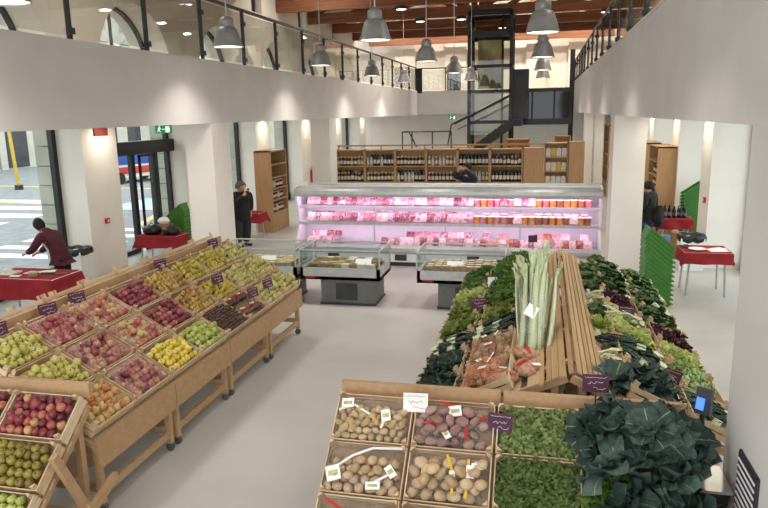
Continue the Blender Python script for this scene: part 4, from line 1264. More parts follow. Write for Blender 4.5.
MB().span(-hw + .03, hw - .03, .1, .84, .3, .4).build('deck', M['silver'], t, smooth=False)
MB().span(-hw + .03, hw - .03, .84, .9, .3, 1.84).build('back_panel', M['white'], t, smooth=False)
for sx in (-1, 1):
    pr = [(0, .3), (0, .5), (.25, .9), (.12, 1.64), (.1, 1.88), (.9, 1.88), (.9, .3)]
    b = MB(); x = sx * hw
    b.add([(x, y, z) for y, z in pr] + [(x - sx * .04, y, z) for y, z in pr], [tuple(range(7)), tuple(range(13, 6, -1))] + [(i, (i + 1) % 7, 7 + (i + 1) % 7, 7 + i) for i in range(7)])
    b.build('side_panel', M['white'], t, smooth=False)
prof = [(.02, 1.64), (.0, 1.7), (.02, 1.77), (.1, 1.82), (.14, 1.87), (.9, 1.87), (.9, 1.8), (.2, 1.68)]
n = len(prof)
b = MB().add([(-hw, y, z) for y, z in prof] + [(hw, y, z) for y, z in prof], [(i, (i + 1) % n, n + (i + 1) % n, n + i) for i in range(n)] + [tuple(range(n - 1, -1, -1)), tuple(range(n, 2 * n))])
b.build('canopy', M['silver'], t, smooth=False)
MB().span(-hw + .2, hw, .5, .53, 1.87, 1.92).build('top_rail', M['steel'], t, smooth=False)
for k in range(1, 4):
    x = -hw + 2 * hw * k / 4
    MB().span(x - .012, x + .012, .8, .84, .4, 1.78).build('shelf_upright', M['silver'], t, smooth=False)
for z, y in ((1.36, .3), (.97, .2)):
    s = MB().span(-hw + .04, hw - .04, y, .84, z, z + .02).build('shelf', M['white'], t, smooth=False)
    MB().span(-hw + .04, hw - .04, y - .015, y, z - .025, z + .04).build('price_rail', M['silver'], s, smooth=False)
    MB().tube((-hw + .1, y + .06, z - .02), (hw - .1, y + .06, z - .02), .012, n=6).build('light_tube', emit_mat('pink_tube', 'ffdcf6', 3.0), s)
MB().tube((-hw + .1, .16, 1.65), (hw - .1, .16, 1.65), .014, n=6).build('light_tube', emit_mat('pink_tube_top', 'ffdcf6', 6.0), t)
def case_light(y, z, w, rx):
    l = bpy.data.lights.new('case_light', 'AREA'); l.shape = 'RECTANGLE'; l.size = 2 * hw - .2; l.size_y = .06
    l.energy = w; l.color = (1, .6, 1)
    o = bpy.data.objects.new('case_light', l); COL.objects.link(o); o.location = ((MX0 + MX1) / 2, MY + y, z); o.rotation_euler = (rx, 0, 0)
case_light(.17, 1.62, CASE_W, R(35))
case_light(.36, 1.33, CASE_W * .6, R(30))
case_light(.26, .94, CASE_W * .8, R(30))

MEAT = {}
for key, stops in (('red', [(.2, '6c343c'), (.45, '8e5458'), (.7, 'd0b8ba')]), ('pink', [(.2, '905a62'), (.45, 'b4868a'), (.7, 'dccccc')]), ('pale', [(.2, 'b08078'), (.5, 'c8a8a0'), (.8, 'dccfca')]), ('brown', [(.2, '6e3428'), (.5, '9a5a44'), (.8, 'c89878')])):
    m = ramp_mat('meat_' + key, stops, scale=22, rough=.3, rnd=.3)
    b = MB()
    vs = [(-.085, -.065, .0), (.085, -.065, 0), (.085, .065, 0), (-.085, .065, 0), (-.1, -.08, .03), (.1, -.08, .03), (.1, .08, .03), (-.1, .08, .03)]
    b.add(vs, [(3, 2, 1, 0), (0, 1, 5, 4), (1, 2, 6, 5), (2, 3, 7, 6), (3, 0, 4, 7)], 0)
    b.grid(lambda u, v: ((u - .5) * .19, (v - .5) * .15, .028 + .02 * math.sin(math.pi * u) * math.sin(math.pi * v) + .006 * math.sin(14 * u) * math.sin(9 * v)), 8, 6, 1)
    MEAT[key] = b.mesh('meat_tray', [M['white'], m], angle=60)
TUB = {}
for key, c1, c2 in (('orange', 'c07a34', 'd89a50'), ('brown', '8a5434', 'a87450'), ('rose', 'b86860', 'd09088')):
    b = MB().lathe([(0, 0), (.06, 0), (.075, .12), (.078, .125)], 14, mi=0).lathe([(.08, .125), (.08, .14), (0, .142)], 14, mi=1)
    TUB[key] = b.mesh('food_tub', [mat('tub_' + key, c1, c2, scale=20, rough=.35), M['white']], angle=50)
rnd = random.Random(11)
for si, (zs, ys, nm) in enumerate(((1.38, .48, 'top shelf'), (.99, .42, 'middle shelf'), (.41, .34, 'bottom deck'))):
    for rowi in range(2):
        x = MX0 + .16
        while x < MX1 - .12:
            frac = (x - MX0) / (MX1 - MX0)
            x += .155 if rowi == 0 else .2
            if x > MX1 - .14: break
            if si == 2 and .12 < frac < .27: continue
            if rowi == 1 and rnd.random() < .3: continue
            tub = frac > .58 and si < 2 and rnd.random() < .75
            if tub:
                k = rnd.choice(['orange', 'brown', 'rose'])
                o = put('food_tub', TUB[k], None, (x, MY + ys - .06 + .17 * rowi, zs + .003), (0, 0, rnd.uniform(0, 3)), (1.05, 1.05, 1.3 if rowi == 0 else 1.6))
                tag(o, 'lidded food tub on the %s of the pink-lit meat case' % nm, 'food tub', 'food tubs on the ' + nm)
            else:
                k = rnd.choice(['red', 'pink', 'pink', 'pale', 'red'] if frac < .6 else ['pale', 'pink', 'brown', 'pale'])
                if si == 2:
                    loc, rot = (x, MY + .22 + .24 * rowi, zs + .14 + .1 * rowi), (R(48), rnd.uniform(-.1, .1), rnd.uniform(-.15, .15))
                else:
                    loc, rot = (x, MY + ys - .06 + .16 * rowi, zs + .11 + .02 * rowi), (R(58), 0, rnd.uniform(-.2, .2))
                o = put('meat_tray', MEAT[k], None, loc, rot, (rnd.uniform(.9, 1.05), rnd.uniform(1.35, 1.55), 1.2))
                tag(o, '%s meat in a wrapped white tray on the %s of the case' % ({'red': 'red', 'pink': 'pink', 'pale': 'pale pink', 'brown': 'brown'}[k], nm), 'meat tray', '%s meat trays on the %s' % (k, nm))
t = thing('price_card', 'dark price card on a stick in front of the meat case', 'price sign', (-.14, MY - .03, .5), (-.2, 0, .2))
MB().box((0, 0, .23), (.2, .006, .16)).build('card', M['purple'], t, smooth=False)
MB().box((0, .006, .09), (.014, .008, .2)).build('stick', M['dkgrey'], t, smooth=False)

# ================================================================== LOW CHILLED ISLAND CASES
def low_case(x0, x1, y0, y1, label, goods):
    cx, cy = (x0 + x1) / 2, (y0 + y1) / 2
    w, d = (x1 - x0) / 2, (y1 - y0) / 2
    t = thing('chilled_island_case', label, 'refrigerated case', (cx, cy, 0), group='low chilled island cases')
    p = MB().span(-w + .38, w - .12, -d + .08, d - .08, .03, .52).build('pedestal', M['pedestal'], t, smooth=False)
    MB().span(-.1, .32, -d + .068, -d + .084, .1, .42).build('vent_grille', M['dkgrey'], p, smooth=False)
    MB().span(-w + .36, w - .1, -d + .06, d - .06, 0, .04).build('plinth', M['dkgrey'], p, smooth=False)
    b = MB()
    for a in (0, 1):
        b.span(-w, w, (-d, d - .06)[a], (-d + .06, d)[a], .5, .72); b.span((-w, w - .06)[a], (-w + .06, w)[a], -d, d, .5, .72)
    b.span(-w, w, -d, d, .5, .56)
    b.build('tub', M['silver'], t, smooth=False)
    MB().span(-w + .1, -w + .3, -d - .004, -d, .53, .56).build('badge', M['red'], t, smooth=False)
    for n_, (ax0, ax1, ay0, ay1) in enumerate(((-w, w, -d, -d + .008), (-w, w, d - .008, d), (-w, -w + .008, -d, d), (w - .008, w, -d, d))):
        MB().span(ax0, ax1, ay0, ay1, .72, 1.06).build('glass_panel', M['glass'], t, smooth=False)
    b = MB()
    for sx in (-1, 1):
        b.span(sx * w - .012, sx * w + .012, -d, d, 1.05, 1.075)
        for sy in (-1, 1): b.span(sx * w - .012, sx * w + .012, sy * d - .012, sy * d + .012, .72, 1.06)
    for sy in (-1, 1): b.span(-w, w, sy * d - .01, sy * d + .01, 1.05, 1.075)
    b.build('rim', M['silver'], t, smooth=False)
    rnd = random.Random(int(x0 * 10))
    nx, ny = goods['grid']
    for i in range(nx):
        for j in range(ny):
            x = cx - w + .14 + (2 * w - .28) * (i + .5) / nx; y = cy - d + .12 + (2 * d - .24) * (j + .5) / ny
            ms, nm, lab, cat = goods['items'][rnd.randrange(len(goods['items']))]
            for lay in range(goods.get('layers', 1)):
                o = put(nm, ms, None, (x, y, .565 + lay * goods.get('dz', .06)), (0, 0, rnd.uniform(-.25, .25) if goods.get('jit', 1) else 0), goods.get('s', 1.0) * rnd.uniform(.92, 1.06))
                tag(o, lab + goods['where'], cat, lab + goods['where'])
    return t
def packm(name, c1, c2, top='e8e4da'):
    b = MB().box((0, 0, .055), (.16, .13, .11), 0).box((0, 0, .113), (.1, .08, .006), 1)
    return b.mesh(name, [mat(name + c1, c1, c2, scale=14, rough=.4), mat(name + top, top, top)], smooth=False)
cheese = MB().lathe([(0, 0), (.075, 0), (.08, .02), (.08, .09), (.075, .11), (0, .112)], 16).mesh('cheese_round', [mat('cheese_rind', 'a8845c', 'bf9c70', scale=12)], angle=50)
blk = packm('cheese_pack', '9c7a56', 'b8966c', 'd8cdb8')
low_case(-4.42, -2.87, 11.9, 12.85, 'low chilled island case with mixed packs, middle one of three', {'grid': (8, 5), 'layers': 2, 'dz': .1, 's': 1.0, 'where': ' in the middle island case', 'items': [
    (packm('salad_pack', '8c8a44', 'a8a25c', 'b4b070'), 'salad_pack', 'green salad pack', 'food pack'), (packm('white_pack', 'd0ccc0', 'dcd8cc'), 'white_pack', 'white food pack', 'food pack'), (packm('brown_pack', '94704c', 'ac8a64', '8a6040'), 'brown_pack', 'brown food pack', 'food pack'), (packm('olive_pack', '6a6a36', '888248', '98905a'), 'olive_pack', 'olive green food pack', 'food pack')]})
low_case(-2.17, -.58, 11.9, 12.85, 'low chilled island case with rows of tan cheese packs, nearest the vegetables', {'grid': (9, 4), 'layers': 2, 'dz': .115, 'jit': 0, 'where': ' in the right island case', 'items': [(blk, 'cheese_pack', 'tan wrapped cheese pack', 'cheese')]})
low_case(-6.12, -4.5, 11.9, 12.85, 'low chilled island case with pale packs, behind the fruit stand', {'grid': (8, 5), 'layers': 2, 'dz': .1, 'where': ' in the left island case', 'items': [
    (packm('cream_pack', 'c8bc94', 'd8cca8', 'c4a878'), 'cream_pack', 'cream coloured food pack', 'food pack'), (packm('orange_pack', 'c09068', 'd0a880', 'e0c8b0'), 'orange_pack', 'pale orange food pack', 'food pack'), (packm('leaf_pack', '8c944c', 'a4a864', 'b8b884'), 'leaf_pack', 'leafy green food pack', 'food pack')]})
for i, (x, y, w_) in enumerate(((-3.25, 12.2, 'middle'), (-5.2, 12.25, 'left'), (-1.5, 12.2, 'right'))):
    t = thing('white_card', 'white card lying on the packs in the %s island case' % w_, 'card', (x, y, .8))
    MB().box((0, 0, .0), (.3, .16, .008), rot=Euler((.5, 0, .1)).to_matrix()).build('sheet', M['paper'], t, smooth=False)

# ================================================================== SHELVING WITH JARS
JAR = {}
for key, c, lid in (('amber', '5c3418', 'c8b48c'), ('dark', '2a1c18', '1c1a1c'), ('honey', '9a7028', 'd8d0b8'), ('white', 'c4c0b8', 'a8a49c'), ('red', '6a241c', 'd0ccc0')):
    b = MB().lathe([(0, 0), (.04, 0), (.044, .02), (.044, .15), (.03, .18), (.03, .19)], 12, mi=0).lathe([(.033, .185), (.033, .215), (0, .216)], 12, mi=1).lathe([(.045, .045), (.045, .12)], 12, mi=2)
    JAR[key] = b.mesh('jar', [mat('jar_' + key, c, c, rough=.15), mat('lid_' + key, lid, lid), mat('label_' + key, 'd8d2c4', 'c8c0ae')], angle=50)
def shelf_unit(loc, rz, w, h, d, levels, label, group, plain=False):
    t = thing('shelf_unit', label, 'shelving', loc, (0, 0, rz), group)
    for sx in (-1, 1):
        MB().span(sx * w / 2 - .02 * (sx > 0) * 2, sx * w / 2 + .04 * (sx < 0), 0, d, 0, h).build('side_panel', M['cab'], t, smooth=False)
    MB().span(-w / 2 + .04, w / 2 - .04, d - .02, d, 0, h).build('back_panel', M['cab'], t, smooth=False)
    MB().span(-w / 2, w / 2, 0, d, h - .04, h).build('top_panel', M['cab'], t, smooth=False)
    for z in levels:
        MB().span(-w / 2 + .04, w / 2 - .04, .0, d - .02, z - .04, z).build('shelf', M['cab'], t, smooth=False)
    MB().span(-w / 2 + .04, w / 2 - .04, .02, .04, 0, levels[0]).build('kick_panel', M['cab'], t, smooth=False)
    return t
SY = 22.0
rnd = random.Random(21)
for k in range(6):
    x = -6.76 + 1.03 * (k + .5)
    shelf_unit((x, SY, 0), 0, 1.03, 2.38, .4, (.45, .9, 1.33, 1.85), 'oak shelf unit of jars behind the meat case, %s from left' % ORD[k], 'oak shelf units behind the meat case')
    for li, z in enumerate((1.33, 1.85)):
        keys = [['amber', 'dark'], ['honey', 'amber'], ['white', 'dark'], ['amber', 'red'], ['honey', 'white'], ['dark', 'dark']][(k + li) % 6]
        if k == 5 and li == 0: keys = ['dark', 'dark']
        for i in range(8):
            for dep in (0, 1):
                kk = rnd.choice(keys)
                o = put('jar', JAR[kk], None, (x - .42 + .12 * i, SY + .1 + .12 * dep, z), (0, 0, rnd.uniform(0, 6)), (1.2, 1.2, 1.7 if kk == 'dark' else 1.35 + .15 * rnd.random()))
                tag(o, 'jar on the %s shelf, %s shelf unit behind the meat case' % (('lower', 'upper')[li], ORD[k]), 'jar', 'jars on the %s shelf of unit %d' % (('lower', 'upper')[li], k + 1))
def cupboard(x0, x1, y, h, label, d=.45):
    t = thing('oak_cupboard', label, 'cupboard', ((x0 + x1) / 2, y, 0))
    w = (x1 - x0) / 2
    MB().span(-w, w, .02, d, 0, h).build('body', M['cab'], t, smooth=False)
    MB().span(-w + .01, w - .01, 0, .02, .08, h - .02).build('door', M['cab'], t, smooth=False)
    return t
cupboard(-.56, .06, SY - .04, 2.4, 'plain oak cupboard at the end of the jar shelves')
shelf_unit((.44, SY, 0), 0, .74, 2.55, .4, (.45, .9, 1.25, 1.68, 2.12), 'narrow oak shelf unit with yellow and white boxes', 'oak shelf units behind the meat case')
for li, z in enumerate((1.25, 1.68, 2.12)):
    for i in range(4):
        yel = (i + li) % 3 == 0 and li > 0
        o = put('carton', packm('carton', *(('c89a20', 'd4aa30') if yel else ('c8c2b2', 'd8d2c4'))), None, (.2 + .16 * i, SY + .16, z), (0, 0, 0), (.9, 1.2, 2.2))
        tag(o, '%s carton on the %s shelf of the narrow unit' % ('yellow' if yel else 'white', ('lower', 'middle', 'upper')[li]), 'carton', 'cartons on the narrow unit')
cupboard(.82, 1.28, SY - .06, 2.58, 'tall plain oak cupboard beside the cartons')
t = thing('shelf_top_rail', 'long slim oak rail standing on top of the jar shelves', 'rail', (-3.0, SY + .2, 2.38))
MB().span(-3.7, 3.7, -.02, .02, .1, .15).build('rail', M['cab'], t, smooth=False)
for i in range(6):
    MB().span(-3.66 + i * 1.46 - .02, -3.66 + i * 1.46 + .02, -.02, .02, 0, .1).build('post', M['cab'], t, smooth=False)
# wooden shelves further back, tall cabinets near the outer walls
for x, w, h, lab in ((-.9, .9, 2.5, 'dark wooden shelf below the far landing'), (.75, .6, 2.6, 'small wooden shelf at the right below the landing'), (-3.0, .9, 2.2, 'low wooden shelf under the far staircase')):
    shelf_unit((x, 26.6, 0), 0, w, h, .4, (.5, 1.0, 1.5, 2.0), lab, None)
def wall_cabinet(loc, rz, label, w=1.3, d=.5):
    t = shelf_unit(loc, rz, w, 2.5, d, (.6, 1.0, 1.35, 1.7, 2.1), label, None)
    mw = Matrix.Translation(loc) @ Euler((0, 0, rz)).to_matrix().to_4x4()
    return mw
mw = wall_cabinet((-8.0, 20.1, 0), R(90), 'tall oak cabinet with open shelves standing behind the man with the phone', 1.3, .55)
rnd = random.Random(4)
for z in (.6, 1.0, 1.35):
    for i in range(7):
        o = put('jar', JAR[rnd.choice(['red', 'amber', 'white'])], None, mw @ Vector((-.45 + .15 * i, .14, z)), (0, 0, 0), 1.1)
        tag(o, 'jar on a shelf of the tall oak cabinet behind the man with the phone', 'jar', 'jars in the left oak cabinet')
mw = wall_cabinet((3.1, 20.75, 0), R(-90), 'tall oak cabinet with bottles by the right-hand wall', 1.5, .5)
for z in (1.0, 1.35, 1.7):
    for i in range(7):
        o = put('jar', JAR[rnd.choice(['dark', 'amber'])], None, mw @ Vector((-.5 + .15 * i, .14, z)), (0, 0, 0), (1, 1, 1.2))
        tag(o, 'bottle on a shelf of the oak cabinet by the right-hand wall', 'bottle', 'bottles in the right oak cabinet')
wall_cabinet((3.05, 23.0, 0), R(-90), 'farther oak cabinet by the right-hand wall', 1.4, .5)
t = shelf_unit((2.6, 30.0, 0), R(-90), 2.0, 2.9, .4, (.6, 1.2, 1.7, 2.2), 'far oak shelf seen past the far right column', None)

# ================================================================== TABLES, CLOTHS, BINS, BASKETS
def table(x, y, w, d, h, label, cl_label, drop=.38, rz=0):
    t = thing('table', label, 'table', (x, y, 0), (0, 0, rz), 'trestle tables under red cloths')
    MB().span(-w / 2, w / 2, -d / 2, d / 2, h - .03, h).build('table_top', M['white'], t, smooth=False)
    for sx in (-1, 1):
        for sy in (-1, 1):
            MB().tube((sx * (w / 2 - .12), sy * (d / 2 - .08), h - .03), (sx * (w / 2 - .08), sy * (d / 2 - .06), 0), .022, n=8).build('leg', M['silver'], t)
    def f(u, v):
        X, Y = (u - .5) * (w + 2 * drop), (v - .5) * (d + 2 * drop)
        cx, cy = max(-w / 2, min(w / 2, X)), max(-d / 2, min(d / 2, Y))
        ex, ey = X - cx, Y - cy
        over = math.hypot(ex, ey)
        if over < 1e-6: return (X, Y, h + .004)
        k = .16 + .1 * math.sin(9 * u * 2 + 3 * v) + .1 * math.sin(13 * v + 4 * u)
        dz = min(over, drop * 1.25)
        return (cx + ex / over * (.014 + dz * k), cy + ey / over * (.014 + dz * k), h + .004 - dz * .985)
    c = MB().grid(f, 44, 36).build('tablecloth', M['red_cloth'], None, (x, y, .002), (0, 0, rz), angle=180)
    tag(c, cl_label, 'tablecloth', group='red tablecloths')
    return t
table(-9.2, 10.55, 1.5, .8, .76, 'white-legged table under red cloth where the woman works', 'red cloth draped over the table in front of the woman')
table(-9.4, 15.4, 1.1, .6, .64, 'table under red cloth beside the sliding door', 'red cloth on the table beside the sliding door', .3)
table(-8.55, 18.6, 1.1, .6, .76, 'table under red cloth behind the man with the phone', 'red cloth on the table behind the man with the phone', .28)
table(3.1, 13.9, .85, .75, .86, 'thin-legged table under red cloth by the right-hand pillar', 'red cloth on the table by the right-hand pillar', .22)
table(3.35, 18.5, .8, .6, .78, 'table under red cloth carrying the dark bottles', 'red cloth on the table carrying dark bottles', .26)

def simple(name, label, cat, mb, m, loc, rot=(0, 0, 0), group=None, smooth=False, angle=40):
    o = mb.build(name, m, None, loc, rot, smooth=smooth, angle=angle)
    return tag(o, label, cat, group)
def plate(x, y, z, r, label, col='white'):
    return simple('plate', label, 'plate', MB().lathe([(0, 0), (r * .6, 0), (r, .02), (r, .025), (r * .6, .008), (0, .008)], 20), M[col], (x, y, z), smooth=True)
# woman's table
simple('serving_tray', 'white tray of food samples at the left end of the woman\'s table', 'tray', MB().box((0, 0, .015), (.4, .3, .03)).grid(lambda u, v: ((u - .5) * .36, (v - .5) * .26, .03 + .05 * math.sin(3.1 * u) * math.sin(3.1 * v) + .01 * math.sin(30 * u) * math.sin(24 * v)), 14, 10, 1), [M['white'], mat('sample_food', 'b8b49a', 'd8d4c0', scale=30)], (-9.65, 10.45, .77))
simple('bowl', 'small pale wicker bowl in the middle of the woman\'s table', 'bowl', MB().lathe([(0, 0), (.07, 0), (.11, .07), (.105, .07), (.065, .01), (0, .01)], 18), mat('wicker', 'bba98c', 'cdbda2', scale=40), (-9.0, 10.35, .767), smooth=True)
simple('leek', 'green leek lying on the red cloth near the woman', 'leek', MB().tube((-.2, 0, .02), (.06, .02, .02), .016, .02, 8, 0).add([(.06, -.02, .02), (.3, .02, .03), (.3, .08, .03), (.06, .06, .02)], [(0, 1, 2, 3)], 0), mat('leek_dark', '3a5228', '506a38', scale=20), (-8.75, 10.5, .77))
simple('leaflets', 'white leaflets spread on the red cloth in front of the woman', 'paper', MB().box((0, 0, .004), (.3, .2, .006)).box((.22, .12, .006), (.24, .18, .006), rot=Euler((0, 0, .5)).to_matrix()), M['paper'], (-9.2, 10.6, .767))
simple('leaflet', 'single white sheet near the front edge of the woman\'s table', 'paper', MB().box((0, 0, .003), (.18, .13, .004)), M['paper'], (-9.35, 10.3, .767), (0, 0, .3))
# door table
def black_bag(name, label, loc, sx, sy, sz):
    def f(u, v):
        a, b = 2 * math.pi * u, math.pi * v
        k = 1 + .08 * math.sin(5 * a) * math.sin(4 * b)
        return (sx * k * abs(math.sin(b)) ** .6 * math.cos(a), sy * k * abs(math.sin(b)) ** .6 * math.sin(a), sz + sz * math.cos(b))
    t = thing(name, label, 'bag', loc)
    MB().grid(f, 20, 12).build('pouch', M['bin_bag'], t, angle=180)
    MB().tube((-sx * .4, 0, sz * 1.8), (0, 0, sz * 2.5), .012, n=6).tube((0, 0, sz * 2.5), (sx * .4, 0, sz * 1.8), .012, n=6).build('handle', M['bin_bag'], t)
black_bag('black_bag', 'black bag at the left end of the table by the sliding door', (-9.65, 15.35, .645), .25, .18, .12)
black_bag('black_bag', 'black bag at the right end of the table by the sliding door', (-9.1, 15.35, .645), .24, .17, .11)
simple('cardboard_box', 'open cardboard box between black bags by the sliding door', 'box', MB().box((0, 0, .12), (.34, .22, .24)), mat('cardboard', 'a07c50', 'b08c60'), (-9.38, 15.55, .647), (0, 0, .1))
simple('paper_bundle', 'crumpled white paper bundle on the cardboard box', 'paper', MB().lathe([(0, 0), (.1, .01), (.15, .08), (.1, .16), (0, .19)], 10, lobes=(5, .12)), M['paper'], (-9.4, 15.55, .887), smooth=True)
# right tables
plate(2.95, 13.8, .867, .16, 'white plate of samples on the thin-legged red table')
simple('leaflets', 'white papers at the right end of the thin-legged red table', 'paper', MB().box((0, 0, .005), (.34, .26, .008)).box((.05, .1, .012), (.28, .2, .006), rot=Euler((0, 0, .4)).to_matrix()), M['paper'], (3.3, 13.75, .867), (0, 0, .2))
simple('green_sprigs', 'dark green sprigs on the thin-legged red table', 'herbs', MB().grid(lambda u, v: ((u - .5) * .22, (v - .5) * .14, .03 * math.sin(3.14 * u) + .012 * math.sin(25 * u) * math.sin(20 * v)), 12, 8), M['chard'], (2.8, 14.0, .88))
rnd = random.Random(8)
for i in range(11):
    x, y = 3.12 + .115 * (i % 5) + rnd.uniform(-.02, .02), 18.4 + .11 * (i // 5)
    b = MB().lathe([(0, 0), (.037, 0), (.038, .2), (.014, .26), (.014, .31), (0, .31)], 10, mi=0).lathe([(.0385, .06), (.0385, .14)], 10, mi=1)
    if i == 0: BOT = b.mesh('wine_bottle', [mat('bottle_glass', '10120f', '181a16', rough=.15), mat('bottle_label', '3c4668', '8a8c90', rnd=.5)], angle=40)
    o = put('wine_bottle', BOT, None, (x, y, .787), (0, 0, 0), (1, 1, rnd.uniform(.9, 1.05)))
    tag(o, 'dark bottle standing on the red cloth by the right-hand wall', 'bottle', 'dark bottles on the red table')
simple('cardboard_box', 'brown cardboard box on the floor under the bottle table', 'box', MB().box((0, 0, .15), (.35, .3, .3)), mat('cardboard_dark', '8a6a48', '9c7a56'), (3.3, 17.6, 0), (0, 0, .2))
simple('cardboard_box', 'second brown cardboard box stacked on the box by the bottle table', 'box', MB().box((0, 0, .13), (.3, .28, .26)), mat('cardboard_mid', '94724c', 'a6845c'), (3.3, 17.6, .3), (0, 0, -.1))
simple('blue_crate', 'pale blue box on the floor under the table with dark bottles', 'box', MB().box((0, 0, .12), (.5, .3, .24)), mat('pale_blue', '7fb0d8', '90bce0'), (3.1, 18.9, 0))
def bin_(loc, label):
    t = thing('waste_bin', label, 'bin', loc)
    MB().box((0, 0, .36), (.5, .45, .72)).build('body', M['white'], t, smooth=False)
    def f(u, v):
        a = 2 * math.pi * u
        k = 1 + .05 * math.sin(9 * a)
        prof = [(.23, .62), (.27, .66), (.275, .74), (.25, .79), (.2, .78), (.17, .7)]
        i = min(4, int(v * 5)); s = v * 5 - i
        r = prof[i][0] * (1 - s) + prof[i + 1][0] * s; z = prof[i][1] * (1 - s) + prof[i + 1][1] * s
        q = max(abs(math.cos(a)), abs(math.sin(a))) ** .75
        return (r * k * 1.05 * math.cos(a) / q, r * k * .95 * math.sin(a) / q, z + .01 * math.sin(7 * a))
    MB().grid(f, 36, 10).build('bin_bag', M['bin_bag'], t, angle=180)
bin_((-9.98, 12.85, 0), 'white bin with black bag behind the woman at the left pier')
bin_((3.28, 16.0, 0), 'white bin with black bag beside the bottle table')

# stacks of green baskets, each nested into the next
def basket():
    t = thing('green_basket', '', 'basket')
    w, d, h = .56, .36, .2
    b = MB()
    o = [(-w / 2, -d / 2), (w / 2, -d / 2), (w / 2, d / 2), (-w / 2, d / 2)]
    i = [(x * .84, y * .84) for x, y in o]
    b.add([(x, y, h) for x, y in o] + [(x, y, 0) for x, y in i], [(0, 1, 5, 4), (1, 2, 6, 5), (2, 3, 7, 6), (3, 0, 4, 7), (4, 5, 6, 7)])
    r = MB()
    for k in range(4):
        p, q = o[k], o[(k + 1) % 4]
        r.beam((p[0], p[1], h), (q[0], q[1], h), .035, .028)
    r.build('rim', M['green_plastic'], t, smooth=False)
    s = MB()
    for k in range(7):
        for sy in (-1, 1):
            s.box((-.2 + .066 * k, sy * (d / 2 * .93 + .004), .11), (.014, .012, .13))
    b.v = list(b.v); b.add(s.v, s.f)
    b.build('body', M['green_plastic'], t, smooth=False)
    return t
BK = basket(); bk_first = [True]
def basket_stack(x, y, rz, n, lean, label, group, sc=1.0, dz=.085):
    for k in range(n):
        loc = (x + .012 * k * math.cos(rz) * 0, y, .05 + dz * k + .06)
        if bk_first[0]: o = BK; bk_first[0] = False
        else: o = copy_tree(BK)
        o.location = loc; o.rotation_euler = (0, lean, rz); o.scale = (sc, sc, sc)
        o['label'] = label; o['group'] = group
basket_stack(1.98, 12.75, R(8), 13, R(40), 'bright green basket nested in the leaning stack beside the right-hand column', 'green baskets by the right-hand column', 1.0)
basket_stack(-9.35, 16.3, R(0), 11, R(-38), 'green basket nested in the stack by the sliding door', 'green baskets by the sliding door', 1.05)
basket_stack(3.98, 19.3, R(0), 15, R(-36), 'green basket nested in the far stack behind the bottle table', 'green baskets by the right-hand wall', .95)

# ================================================================== SMALL WALL FITTINGS
def exit_sign(loc, rz, label):
    t = thing('exit_sign', label, 'exit sign', loc, (0, 0, rz))
    MB().box((0, 0, 0), (.42, .04, .21)).build('panel', emit_mat('exit_green', '1f8a55', .5), t, smooth=False)
    b = MB()
    y = -.023
    b.box((-.1, y, .055), (.035, .004, .035)).beam((-.1, y, .04), (-.12, y, -.02), .004, .03).beam((-.12, y, -.02), (-.08, y, -.07), .004, .02).beam((-.12, y, -.02), (-.16, y, -.06), .004, .02).beam((-.1, y, .03), (-.06, y, .0), .004, .016).beam((-.1, y, .03), (-.15, y, .01), .004, .016)
    b.box((.1, y, -.005), (.1, .004, .15))
    b.beam((-.04, y, -.0), (.04, y, -.0), .004, .02)
    b.build('pictogram', emit_mat('exit_white', 'e8f4ea', .8), t, smooth=False)
    MB().span(-.15, -.13, -.01, .01, .1, 3.425 - loc[2]).span(.13, .15, -.01, .01, .1, 3.425 - loc[2]).build('hanger', M['silver'], t, smooth=False)
exit_sign((-9.7, 16.4, 3.26), R(35), 'green running-man exit sign above the sliding door')
exit_sign((-4.75, 37.3, 3.25), R(5), 'green running-man exit sign below the far balcony')
MB_ = MB().box((0, 0, 0), (.03, .5, .2))
simple('hose_sign', 'dark red rectangular sign high on the left pier', 'sign', MB_, mat('dark_red_sign', '6e2420', '7a2a26'), (WL + .015, 14.0, 3.28))
def alarm(loc, label, s):
    t = thing('fire_alarm_button', label, 'fire alarm', loc)
    MB().box((0, 0, 0), (.05, .12, .12)).build('housing', M['red'], t, smooth=False)
    MB().box((s * .026, 0, 0), (.006, .06, .06)).build('glass_plate', M['white'], t, smooth=False)
alarm((WL + .028, 13.9, 1.22), 'small red fire alarm button on the left pier', 1)
alarm((WR - .025, 16.4, 1.5), 'small red fire alarm button on the right pier', -1)
t = thing('fire_extinguisher', 'red fire extinguisher hanging on the far left pier', 'fire extinguisher', (WL + .1, 28.55, .62))
MB().lathe([(0, 0), (.09, .0), (.1, .03), (.1, .5), (.06, .58), (.03, .6), (0, .6)], 16).build('cylinder', M['red'], t)
MB().box((0, 0, .64), (.05, .12, .08)).build('valve', M['dkgrey'], t, smooth=False)
MB().tube((.02, .06, .62), (.1, .1, .3), .012, n=6).build('hose', M['dkgrey'], t)
t = thing('downpipe', 'thin grey pipe on the face of the far right column', 'pipe', (XR + .3, 24.38, 0))
MB().tube((0, 0, 0), (0, 0, 3.42), .025, n=8).build('pipe', M['silver'], t)

